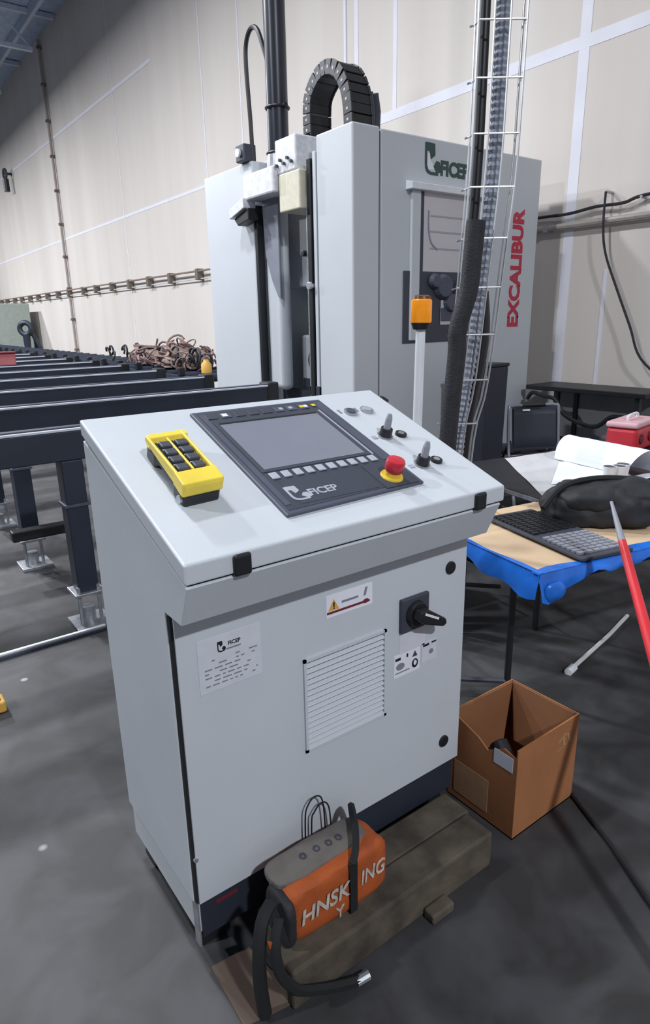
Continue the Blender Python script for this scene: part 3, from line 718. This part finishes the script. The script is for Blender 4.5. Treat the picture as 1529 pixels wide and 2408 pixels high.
MB().prism([V((3.09, 4.79, 2.50)), V((3.09, 5.03, 2.50)), V((3.09, 5.00, 2.05)), V((3.09, 4.92, 1.86)), V((3.09, 4.83, 1.72)), V((3.09, 4.79, 1.70))], (.02, 0, 0)).build('column_shade_plate', mat('column_shade_grey', '#7c808c', .5), mc, .006)  # mid grey plate puts the shade on the ram column into colour
gb = MB().bx(2.96, 4.64, 2.48, 3.36, 5.10, 2.67).build('gearbox', m_cast, mc, .015)
MB().bx(3.00, 4.34, 2.33, 3.30, 4.62, 2.60).build('side_block', m_cream, mc, .01)
MB().prism([V((2.93, 5.06, 2.50)), V((2.93, 5.30, 2.44)), V((2.93, 5.30, 2.36)), V((2.93, 5.06, 2.42))], (.12, 0, 0)).build('chute', m_cast, mc, .006)
MB().prism([V((2.95, 5.02, 2.42)), V((2.95, 5.26, 2.36)), V((2.95, 5.20, 2.30)), V((2.95, 5.02, 2.33))], (.10, 0, 0)).build('chute_foot', m_black, mc, .006)
MB().bx(3.0, 4.38, 2.60, 3.34, 4.66, 2.84).build('valve_block', m_cast, mc, .012)
for i in range(5):
    MB().cyl((2.995, 4.42+i*.05, 2.66+.03*(i % 2)), (2.975, 4.42+i*.05, 2.66+.03*(i % 2)), .012, n=10).build('valve_plug', m_dkgrey, mc)
MB().bx(3.02, 5.16, 2.80, 3.14, 5.30, 2.93).build('end_switch', m_dkgrey, mc, .01)
MB().cyl((3.015, 5.23, 2.865), (2.995, 5.23, 2.865), .032, n=16).build('switch_lens', m_white, mc)
pp = MB().tube([(3.15, 4.83, 2.66), (3.15, 4.83, 2.72), (3.15, 4.83, 5.2)], [.078, .083, .086], 24).build('feed_tube', m_pipe, mc, smooth=True)
MB().tube([(3.15, 4.83, 2.68), (3.15, 4.83, 2.80)], [.10, .095], 20).build('tube_flange', m_steel, mc, .006)
MB().ring((3.15, 4.83, 2.80), (0, 0, 1), .09, .012).build('tube_collar', m_black, mc, smooth=True)
MB().ring((3.15, 4.83, 3.12), (0, 0, 1), .09, .010).build('tube_collar', m_black, mc, smooth=True)
for dy in (-.12, .12): MB().tube([(3.15, 4.83+dy*.7, 3.12), (3.15, 4.83+dy, 3.12)], .018, 10).build('collar_lug', m_black, mc)
MB().tube(smooth_path([(3.11, 5.17, 2.80), (3.11, 5.18, 3.1), (3.11, 5.21, 3.5), (3.11, 5.19, 3.66), (3.11, 5.11, 3.73), (3.11, 5.02, 3.70), (3.11, 4.95, 3.58), (3.12, 4.90, 3.45)], 6), .018, 8).build('bent_hose', m_black, mc, smooth=True)
# energy chain, link by link
chain = MB().bx(3.16, 4.40, 2.82, 3.36, 4.46, 2.86).build('energy_chain', m_black, mc)
link = None
path = smooth_path([(0, 4.45, 2.84), (0, 4.455, 3.0), (0, 4.43, 3.12), (0, 4.32, 3.215), (0, 4.20, 3.235), (0, 4.08, 3.18), (0, 4.00, 3.06), (0, 3.97, 2.94), (0, 3.96, 2.82)], 8)
acc = 0; last = None; spots = []
for a, b in zip(path, path[1:]):
    d = (b-a).length; acc += d
    if acc >= .058 or not spots:
        spots.append((a, (b-a).normalized())); acc = 0
for i, (p, t) in enumerate(spots):
    if link is None:
        lb_ = MB(); lb_.bx(-.10, -.048, -.033, -.085, .048, .033); lb_.bx(.085, -.048, -.033, .10, .048, .033); lb_.bx(-.09, -.040, -.031, .09, .040, .031)
        link = lb_.build('chain_link', m_black, chain, .004)
        o = link
        MB().bx(-.1015, -.010, -.008, -.099, .010, .008).build('link_stud', m_key, mc)
        stud = bpy.data.objects['link_stud']
    else:
        o = link.copy(); COL.objects.link(o); o.parent = chain
        stud = stud.copy(); COL.objects.link(stud)
    n = V((1, 0, 0)); y = t.cross(n)
    R = Matrix((n, y, t)).transposed().to_4x4()
    R.translation = V((3.26, p.y, p.z))-off(mc)
    o.matrix_local = R; stud.parent = mc; stud.matrix_local = R
    OFF[o.name] = off(mc)
# recut the link meshes so that they are centred on their own origin
for o in (link, bpy.data.objects['link_stud']):
    for v in o.data.vertices: v.co += off(mc)
for dx_ in (-.05, 0, .05):
    MB().tube([(3.42+dx_, 4.03, 2.78), (3.42+dx_, 4.02, 2.96), (3.38+dx_, 4.0, 3.06)], .035, 10).build('supply_hose', m_dkgrey, mc, smooth=True)
MB().bx(3.06, 4.225, .93, 3.16, 4.36, 1.02).build('foot_block', m_hmi2, mc, .004)
# front: canopy, window, machinery seen in it, lettering
yM = 3.80
MB().prism([V((3.565, yM, 2.485)), V((3.565, yM-.07, 2.47)), V((3.565, yM-.07, 2.425)), V((3.565, yM, 2.425))], (.90, 0, 0)).build('window_canopy', m_white, fpan, .003)
MB().bx(3.61, yM-.028, 1.36, 3.70, yM, 2.425).build('window_jamb', m_mach, fpan, .006)
MB().bx(3.70, yM-.014, 1.36, 3.745, yM, 2.425).build('window_jamb', m_hmi2, fpan, .003)  # dark strip puts the jamb's shading into the colour
MB().bx(4.36, yM-.020, 1.36, 4.44, yM, 2.425).build('window_jamb', m_mach, fpan, .005)
MB().bx(3.745, yM-.008, 1.86, 4.36, yM, 2.425).build('window_pane', m_screen2, fpan)
for z in (2.03, 2.15, 2.26): MB().bx(3.82, yM-.011, z, 4.30, yM-.006, z+.012).build('window_rib', m_key, fpan)
MB().tube(smooth_path([(3.80, yM-.010, 2.30), (3.80, yM-.010, 2.18), (3.83, yM-.010, 2.08), (3.90, yM-.010, 2.03)], 4), .008, 6).build('inner_hose', m_key, fpan, smooth=True)
dp = MB().bx(3.55, yM-.012, 1.34, 4.36, yM, 1.87).build('dark_panel', m_dkgrey, fpan, .004)
for (x, z, r) in ((3.96, 1.76, .10), (4.05, 1.64, .08), (4.17, 1.73, .09), (3.86, 1.80, .06)):
    MB().cyl((x, yM-.06, z), (x, yM-.01, z), r*.8, r, 18).build('drill_head', m_hmi, dp, .008)
MB().bx(3.95, yM-.02, 1.47, 4.30, yM-.010, 1.66).build('guard_strip', m_paperg, dp, .004)
MB().bx(3.95, yM-.03, 1.50, 4.25, yM-.018, 1.60).build('guard_bar', m_hmi, dp, .004)
dk, lf = emblem(.215)
fX, fZ = V((1, 0, 0)), V((0, 0, 1))
flat('emblem', dk, m_green, fpan, (3.752, yM-.0005, 2.545), fX, fZ, .002)
flat('emblem_leaf', lf, m_stickw, fpan, (3.752, yM-.0005, 2.545), fX, fZ, .002)
text('lettering', 'FICEP', .135, m_green, fpan, (3.915, yM-.0005, 2.556), fX, fZ, .002, .007, .94)
tx = text('lettering', 'EXCALIBUR', .19, m_crim, fpan, (4.94, yM-.0005, 1.43), (0, 0, 1), (-1, 0, 0), .002, .009, 1.0)
xs = [v.co.z for v in tx.data.vertices]; k = .96/(max(xs)-min(xs)); mn = min(xs)
for v in tx.data.vertices: v.co.z = mn+(v.co.z-mn)*k

# ------------------------------------------------------------------ signal beacon
sb = thing('signal_beacon', 'amber beacon on a white pole between the cabinet and the machine', 'beacon', (1.62, 1.72, 0))
bp0, bp1 = V((1.618, 1.668, 0)), V((1.636, 1.658, 1.498))
# pole stands behind the right side of the cabinet
def bl(t): return bp0.lerp(bp1, t)
MB().tube([bl(0.012), bl(1)], .0165, 16).build('pole', m_white, sb, smooth=True)
MB().tube([bl(0), bl(.014)], [.07, .06], 20).build('base_plate', m_dkgrey, sb)
ax = (bp1-bp0).normalized()
MB().tube([bp1, bp1+ax*.022], [.026, .034], 20).build('lamp_socket', m_black, sb, smooth=True)
MB().tube([bp1+ax*.022, bp1+ax*.026, bp1+ax*.095, bp1+ax*.10], [.033, .036, .035, .030], 24).build('amber_lens', m_amber, sb, smooth=True)
MB().tube([bp1+ax*.10, bp1+ax*.108, bp1+ax*.112], [.032, .030, .02], 20).build('lamp_cap', mat('dark_amber_cap', '#5a3418', .4), sb, smooth=True)
gl = thing('cable_gland', 'small black cable gland at the back edge of the cabinet lid', 'cable', (1.405, 1.60, 0))
MB().tube(smooth_path([(1.40, 1.66, 0), (1.40, 1.66, .9), (1.40, 1.655, 1.22), (1.415, 1.63, 1.28), (1.43, 1.60, 1.27)], 4), .014, 8).build('cable', m_black, gl, smooth=True)

# ------------------------------------------------------------------ wire basket mast with its cables
def mp(x, y, z): # from the 2.35 m construction plane to 3.0 m
    k = 3.0/2.35; return V((x*k, y*k, 1.543+(z-1.543)*k))
tr = thing('wire_basket_tray', 'upright galvanised wire basket tray carrying cables beside the cabinet', 'cable tray', (2.2, 2.09, 0))
lfw = V((.553, .833, 0)); rgt = V((.807, -.590, 0))
railL = smooth_path([mp(1.72, 1.655, .34), mp(1.737, 1.641, 1.127), mp(1.756, 1.627, 1.4), mp(1.782, 1.608, 1.96), mp(1.787, 1.604, 2.252), mp(1.79, 1.603, 2.9)], 5)
railR = smooth_path([mp(1.80, 1.598, .34), mp(1.823, 1.578, 1.078), mp(1.857, 1.553, 1.309), mp(1.886, 1.532, 1.735), mp(1.902, 1.520, 1.97), mp(1.907, 1.517, 2.25), mp(1.912, 1.513, 2.9)], 5)
def at_z(path, z):
    for a, b in zip(path, path[1:]):
        if a.z <= z <= b.z: return a.lerp(b, (z-a.z)/max(1e-6, b.z-a.z))
    return path[0] if z < path[0].z else path[-1]
zs_ = [0.0+.02*i for i in range(0, 165)]
depth_ = -.048
for k, (wgt, dp_) in enumerate(((0, 1), (.33, 1), (.66, 1), (1, 1), (1, 0.0), (0.0, .0), (.95, .5))):
    pts = []
    for i in range(34):
        z = .015+i*.097
        a, b = at_z(railL, z), at_z(railR, z)
        p = a.lerp(b, wgt)+lfw*depth_*dp_; p.z = z; pts.append(p)
    MB().tube(pts, .0045, 6).build('rail_wire', m_wire, tr, smooth=True)
zr = .08; nr = 0
while zr < 3.2:
    a, b = at_z(railL, zr), at_z(railR, zr); a = a.copy(); b = b.copy(); a.z = b.z = zr
    MB().tube([a-rgt*.022+V((0, 0, -.006)), a, a+lfw*depth_, b+lfw*depth_, b+V((0, 0, .012)), b+rgt*.006], .0042, 6).build('cross_wire', m_wire, tr)
    zr += .197
def run(name, label, cat, pts, r, m, part, shift, n=10, corr=0, zend=None):
    rad = V((.755, .656, 0))
    P = smooth_path([mp(*p)+rad*shift for p in pts], 8)
    P = [V((p.x, p.y, max(p.z, r*.6))) for p in P]
    t = thing(name, label, cat, (P[0].x, P[0].y, 0))
    if corr:
        Q = []; R = []; k = 0; L = 0
        for a, b in zip(P, P[1:]):
            m_ = max(1, int((b-a).length/corr))
            for j in range(m_): Q.append(a.lerp(b, j/m_)); R.append(r if k % 2 == 0 else r*.80); k += 1
        MB().tube(Q, R, n).build(part, m, t, smooth=False)
    else: MB().tube(P, r, n).build(part, m, t, smooth=True)
    return t
run('black_cable', 'thick black cable running up the left side of the wire tray', 'cable',
    [(1.72, 1.655, .34), (1.757, 1.626, 1.143), (1.769, 1.618, 1.385), (1.783, 1.607, 1.572), (1.800, 1.595, 1.791), (1.808, 1.590, 1.997), (1.811, 1.588, 2.24), (1.812, 1.588, 2.9)], .023, m_black, 'cable_jacket', .045)
run('corrugated_hose', 'grey corrugated hose running up the middle of the wire tray', 'hose',
    [(1.765, 1.620, .34), (1.788, 1.604, 1.095), (1.811, 1.586, 1.384), (1.828, 1.574, 1.571), (1.843, 1.563, 1.79), (1.853, 1.556, 1.996), (1.857, 1.553, 2.239), (1.857, 1.553, 2.9)], .032, m_conduit, 'hose_jacket', .022, 12, .012)
run('cable_bundle', 'thick black sleeved cable bundle strapped to the lower tray', 'cable',
    [(1.735, 1.645, .34), (1.76, 1.627, 1.1), (1.775, 1.615, 1.40), (1.776, 1.613, 1.50), (1.80, 1.595, 1.62), (1.806, 1.590, 1.72), (1.812, 1.586, 1.835)], .041, m_sleeve, 'sleeve', -.094)
run('cable_cluster', 'black cables bunched on the right of the lower hose', 'cable',
    [(1.79, 1.605, .34), (1.808, 1.590, 1.095), (1.838, 1.568, 1.384), (1.843, 1.563, 1.50), (1.835, 1.57, 1.62)], .036, m_black, 'cable_jacket', .11)

# ------------------------------------------------------------------ black panel and olive rag near the mast
bpn = thing('black_bin', 'tall black bin standing behind the wire tray by the machine', 'bin', (4.05, 3.45, 0))
MB().tube([(4.02, 3.38, 0), (4.02, 3.38, 1.16)], [.17, .19], 4).build('bin_body', m_chair, bpn, .01)
MB().bx(3.88, 3.24, 1.16, 4.16, 3.52, 1.185).build('bin_rim', m_black, bpn, .006)
ol = thing('olive_strap', 'loose olive green strap lying on a dark crate beside the cabinet', 'strap', (2.36, 2.48, .517))
for i in range(6):
    q = i*.9; X = 2.26+.04*i; Y = 2.56-.03*i
    MB().tube(smooth_path([(X-.03, Y+.02, .528), (X, Y, .60+.03*math.sin(q)), (X+.06, Y-.06+.02*math.cos(q), .585), (X+.08, Y-.10, .528)], 5), .010, 5).build('strap_loop', m_olive, ol, smooth=True)
crt = thing('dark_crate', 'low dark grey crate standing behind the work table', 'crate', (2.38, 2.45, 0), math.radians(-36))
MB().bx(-.26, -.17, 0, .26, .17, .49).build('crate_body', m_dkgrey, crt, .01)
MB().bx(-.27, -.18, .49, .27, .18, .515).build('crate_lid', m_dkgrey, crt, .006)

# ------------------------------------------------------------------ transfer rails on legs
def rail(i):
    lab = ['first black steel transfer rail, nearest the cabinet', 'second black steel transfer rail from the cabinet', 'third black steel transfer rail from the cabinet',
           'fourth black steel transfer rail from the cabinet', 'fifth black steel transfer rail from the cabinet', 'sixth black steel transfer rail from the cabinet',
           'seventh black steel transfer rail from the cabinet', 'eighth black steel transfer rail from the cabinet', 'ninth black transfer rail from the cabinet', 'tenth and furthest black transfer rail'][i]
    return lab
R0 = thing('transfer_rail', rail(0), 'conveyor rail', (0, 3.30, 0), 0., 'black transfer rails of the conveyor')
MB().bx(-4.0, -.05, .895, 2.72, .07, 1.04).build('beam', m_dkmet, R0, .006)
MB().bx(-4.0, -.055, 1.04, 2.72, -.035, 1.052).build('edge_highlight_strip', mat('painted_edge_highlight', '#cdd3df', .35), R0, .002)  # pale strip paints the highlight along the beam's top edge
MB().bx(-4.0, -.02, 1.04, 2.72, .03, 1.058).build('chain_track', m_dkgrey, R0, .003)
MB().bx(2.68, -.06, .92, 2.78, .08, 1.07).build('end_sprocket_guard', m_black, R0, .012)
for X in (.84, -1.9):
    lg = MB().bx(X-.05, -.05, .20, X+.055, .06, .895).build('leg', m_dkmet, R0, .006)
    MB().bx(X-.06, -.06, .66, X+.065, .07, .675).build('leg_flange', m_hmi, lg, .002)
    MB().bx(X-.075, -.075, .185, X+.08, .08, .20).build('leg_plate', m_steel, lg, .003)
    for s_ in (-1, 1): MB().tube([(X+s_*.05, -.045, .02), (X+s_*.05, -.045, .23)], .010, 8).build('levelling_bolt', m_steel, lg)
    MB().bx(X-.09, -.10, .0, X+.10, .10, .022).build('floor_plate', m_steel, lg, .003)
    MB().cyl((X, 0, .022), (X, 0, .10), .034, n=12).build('jack_nut', m_steel, lg)
for i in range(1, 10):
    dup(R0, (random.uniform(-.04, .04), 3.30+1.10*i, 0), rail(i))
cb = thing('floor_crossbar', 'short black bar lying across under the second rail', 'bar', (.86, 4.22, .25))
MB().bx(.66, 4.10, .27, 1.09, 4.18, .335).build('bar', m_black, cb, .01)
MB().bx(1.02, 4.11, .0, 1.06, 4.17, .27).build('bar_stand', m_black, cb)
cs = thing('cable_channel', 'white cable channel running along the floor to the nearest rail leg', 'cable channel', (0, 3.17, 0))
MB().bx(-4, 3.155, .0, .88, 3.185, .018).build('channel_base', m_hmi, cs, .003)
MB().bx(-4, 3.16, .018, .88, 3.18, .03).build('channel_cover', m_white, cs, .003)
# roller bed along the far wall side
rbd = thing('roller_bed', 'long dark roller bed running along the wall beyond the machine', 'conveyor', (3.3, 12, 0))
for X in (2.92, 3.72): MB().bx(X, 6.06, .84, X+.05, 21, .98).build('side_frame', m_dkmet, rbd)
for i in range(8):
    y = 6.6+i*2
    for X in (2.92, 3.70): MB().bx(X, y, 0, X+.07, y+.07, .84).build('leg', m_dkmet, rbd)
rl = None
for i in range(36):
    if rl is None: rl = MB().cyl((2.97, 6.2, .97), (3.72, 6.2, .97), .045, n=10).build('roller', m_dkmet, rbd, smooth=True)
    else:
        c = rl.copy(); COL.objects.link(c); c.parent = rbd; c.location = (0, .4*i, 0)
g0 = None
for i in range(23):
    if g0 is None: g0 = MB().bx(2.90, 6.5, .981, 2.96, 6.58, 1.07).build('guide_stop', m_black, rbd, .01)
    else:
        c = g0.copy(); COL.objects.link(c); c.parent = rbd; c.location = (0, .62*i, 0)

# heap of straps and cables on the roller bed
hp = thing('strap_heap', 'tangled heap of reddish brown straps and cables on the roller bed', 'strap heap', (3.35, 8.6, 1.0))
hb = MB(); rnd = random.Random(3)
for i in range(90):
    y = rnd.uniform(6.6, 8.9); hmax = .27*max(0, 1-((y-7.5)/1.35)**2)
    c = V((3.34+rnd.uniform(-.25, .25), y, 1.03+rnd.uniform(0, max(.03, hmax))))
    n = V((rnd.uniform(-1, 1), rnd.uniform(-.6, .6), rnd.uniform(-1, 1))).normalized(); o1 = n.orthogonal().normalized()
    hb.tube(arc(c, o1, n.cross(o1), rnd.uniform(.05, .13), rnd.uniform(0, 3), rnd.uniform(4, 7), 8), rnd.uniform(.006, .016), 5)
for v in hb.bm.verts: v.co.z = max(v.co.z, 1.018)
stuff(hb.build('strap_tangle', m_rust, hp, smooth=True))
lump('heap_core', (3.34, 7.55, 1.09), (.22, 0, 0), (0, .85, 0), (0, 0, .16), m_rust, hp, .10, 7, 2.2, 3, zmin=1.018)
MB().cbox((3.2, 8.15, 1.24), (0, .75, 0), (.05, 0, .0), (0, 0, .03)).build('wooden_slat', m_rust, hp, .004)
MB().cbox((3.2, 8.42, 1.12), (0, .14, 0), (.05, 0, .0), (0, 0, .22)).build('wooden_post', mat('pinkish_board', '#a3868a', .8), hp, .004)
hk = MB()
for i in range(34):
    c = V((3.30+rnd.uniform(-.22, .22), rnd.uniform(6.55, 9.6), 1.04+rnd.uniform(0, .12)))
    o1 = V((0, 1, 0)); 
    hk.tube(arc(c, o1, (rnd.uniform(-.4, .4), 0, 1), rnd.uniform(.04, .11), 0, PI*1.3, 7), .014, 5)
for v in hk.bm.verts: v.co.z = max(v.co.z, 1.018)
stuff(hk.build('black_loops', m_sleeve, hp, smooth=True))
ys = thing('yellow_canister', 'small yellow canister at the right end of the strap heap', 'canister', (3.1, 6.16, 1.02))
MB().tube([(3.1, 6.28, 1.0155), (3.1, 6.28, 1.10), (3.1, 6.28, 1.13), (3.1, 6.28, 1.16)], [.055, .055, .03, .022], 14).build('canister_body', m_orangeyel, ys, smooth=True)
MB().cyl((3.1, 6.28, 1.16), (3.1, 6.28, 1.18), .028, n=12).build('canister_cap', m_rust, ys)
lmp = lump
# far machine cabinet and hose stand at the end of the rails
fc = thing('far_machine', 'grey green machine housing at the far end of the rails', 'machine', (4.2, 24.5, 0))
MB().bx(3.2, 22.6, 0, 5.2, 26.5, 2.15).build('housing', mat('grey_green_paint', '#9aa39c', .6), fc, .03)
MB().bx(3.3, 22.57, .3, 4.1, 22.6, 1.9).build('door', m_paperg, fc, .01)
MB().bx(3.3, 22.9, 2.15, 3.5, 26.2, 2.3).build('top_duct', m_hmi, fc)
hs = thing('hose_stand', 'dark hose reel stand near the grey green machine', 'hose reel', (4.2, 19.0, 0))
HX, HY = 4.2, 19.0
MB().ring((HX, HY, 1.42), (.6, .8, 0), .15, .07, 20, 8).build('hose_coil', m_dkmet, hs, smooth=True)
MB().tube([(HX, HY, 1.27), (HX, HY, .8), (HX, HY, 0)], [.10, .08, .07], 10).build('stand_post', m_dkmet, hs, smooth=True)
MB().tube([(HX+.12, HY, 1.35), (HX+.30, HY-.1, .9), (HX+.36, HY-.1, 0)], .05, 8).build('stand_leg', m_dkmet, hs)
rx = thing('red_box', 'faded red box standing on the far rails at the left edge', 'box', (1.70, 8.8, 1.06))
MB().bx(1.42, 8.76, 1.06, 1.78, 8.96, 1.20).build('box_body', mat('faded_red_plastic', '#b5686a', .6), rx, .015)
MB().bx(1.41, 8.75, 1.20, 1.79, 8.97, 1.22).build('box_lid', m_inkred, rx, .006)

# ------------------------------------------------------------------ pipes, wires and fittings on the wall
pw = thing('wall_pipe', 'thin brown pipe on brackets along the wall left of the machine', 'pipe', (XW-.05, 18, 2.33))
MB().tube([(XW-.10, 6.5, 2.36), (XW-.10, 20, 2.39), (XW-.10, 29, 2.40)], .018, 6).build('upper_pipe', mat('brown_grey_pipe', '#86786f', .6), pw, smooth=True)
MB().tube([(XW-.06, 6.5, 2.24), (XW-.06, 20, 2.25), (XW-.06, 29, 2.26)], .010, 6).build('lower_pipe', m_paperg, pw, smooth=True)
bk = None
for i in range(17):
    y = 9.9+i*1.12
    if bk is None: bk = MB().bx(XW-.13, y-.05, 2.22, XW, y+.05, 2.41).build('bracket', mat('brown_bracket', '#6d6259', .6), pw, .01)
    else:
        c = bk.copy(); COL.objects.link(c); c.parent = pw; c.location = (0, 1.12*i+random.uniform(-.1, .1), 0)
cdv = thing('wall_conduit', 'thin vertical conduit rising to the roof on the far left wall', 'conduit', (XW-.05, 19, 0))
MB().tube([(XW-.06, 18.95, .1), (XW-.06, 18.95, 8.2)], .035, 8).build('conduit', mat('brown_grey_conduit', '#9d938d', .6), cdv, smooth=True)
for i in range(10): MB().bx(XW-.11, 18.90, .8+i*.8, XW, 19.0, .86+i*.8).build('clip', m_rust, cdv)
pr = thing('pipe_run', 'pale grey pipe along the wall right of the machine', 'pipe', (XW-.05, 0, 2.28))
MB().tube([(XW-.06, 5.0, 2.285), (XW-.06, -6, 2.27)], .026, 8).build('pipe', mat('grey_brown_pipe', '#a79f99', .5), pr, smooth=True)
for i in range(6): MB().bx(XW-.085, 3.9-i*1.5, 2.25, XW, 3.95-i*1.5, 2.315).build('pipe_clip', m_steel, pr)
wr = thing('wall_wire', 'sagging black wire along the wall above the pale grey pipe', 'wire', (XW-.05, 0, 2.36))
MB().tube(smooth_path([(XW-.05, 5.0, 2.40), (XW-.05, 4.0, 2.385), (XW-.06, 3.7, 2.38), (XW-.05, 3.45, 2.405), (XW-.06, 3.2, 2.40), (XW-.05, 2.9, 2.44), (XW-.05, 1.5, 2.42), (XW-.05, -3, 2.4)], 5), .013, 6).build('wire', m_sleeve, wr, smooth=True)
for y in (4.2, 3.05, 1.6): MB().cyl((XW-.07, y, 2.405 if y > 4 else 2.425), (XW, y, 2.405 if y > 4 else 2.425), .012, n=8).build('wire_hook', m_steel, wr)
dc = thing('drop_cord', 'thin dark cord hanging down the wall at the right edge', 'cord', (XW-.05, 3.2, 1.2))
MB().tube(smooth_path([(XW-.105, 3.34, 2.50), (XW-.105, 3.335, 2.25), (XW-.105, 3.29, 2.02), (XW-.105, 3.15, 1.72), (XW-.105, 3.0, 1.42), (XW-.105, 2.88, 1.17), (XW-.105, 2.6, .95)], 5), .010, 6).build('cord', m_sleeve, dc, smooth=True)
MB().cyl((XW-.10, 3.34, 2.50), (XW, 3.34, 2.50), .012, n=8).build('cord_hook', m_steel, dc)
lf_ = thing('wall_bracket_light', 'small dark bracket fitting high on the far left wall', 'fitting', (XW-.2, 23.7, 5.7))
MB().ring((XW-.2, 23.7, 6.0), (1, .1, 0), .14, .035, 18, 6).build('hook_ring', m_dkgrey, lf_, smooth=True)
MB().tube([(XW-.2, 23.7, 5.86), (XW-.2, 23.7, 5.5)], .09, 10).build('fitting_body', m_black, lf_)
MB().bx(XW-.2, 23.66, 5.98, XW, 23.74, 6.04).build('arm', m_dkgrey, lf_)

# ------------------------------------------------------------------ small things on the floor
fs = thing('white_rod', 'thin pale rod lying on the floor under the tables', 'rod', (2.6, 1.46, 0))
MB().tube([(2.41, 1.43, .012), (2.82, 1.50, .012), (3.1, 1.56, .012)], .010, 6).build('rod', m_paperg, fs, smooth=True)
MB().tube([(2.36, 1.42, .013), (2.42, 1.43, .013)], .018, 8).build('rod_tip', m_white, fs)
fcb = thing('floor_cable', 'dark cable lying on the floor to the right of the cardboard box', 'cable', (1.6, .8, 0))
MB().tube(smooth_path([(1.74, 1.05, .008), (1.70, .96, .008), (1.655, .87, .008), (1.60, .76, .008), (1.51, .61, .008), (1.45, .50, .008), (1.30, .2, .008)], 5), .0075, 6).build('cable', m_black, fcb, smooth=True)
MB().tube([(1.752, 1.08, .010), (1.735, 1.04, .010)], .012, 8).build('plug', m_black, fcb)
yc = thing('yellow_block', 'small yellow plastic block on the floor at the left edge', 'block', (.255, 2.72, 0))
MB().bx(.20, 2.68, 0, .305, 2.76, .05).build('block', m_orangeyel, yc, .008)
MB().bx(.22, 2.70, .05, .29, 2.74, .056).build('block_pad', m_dkgrey, yc)
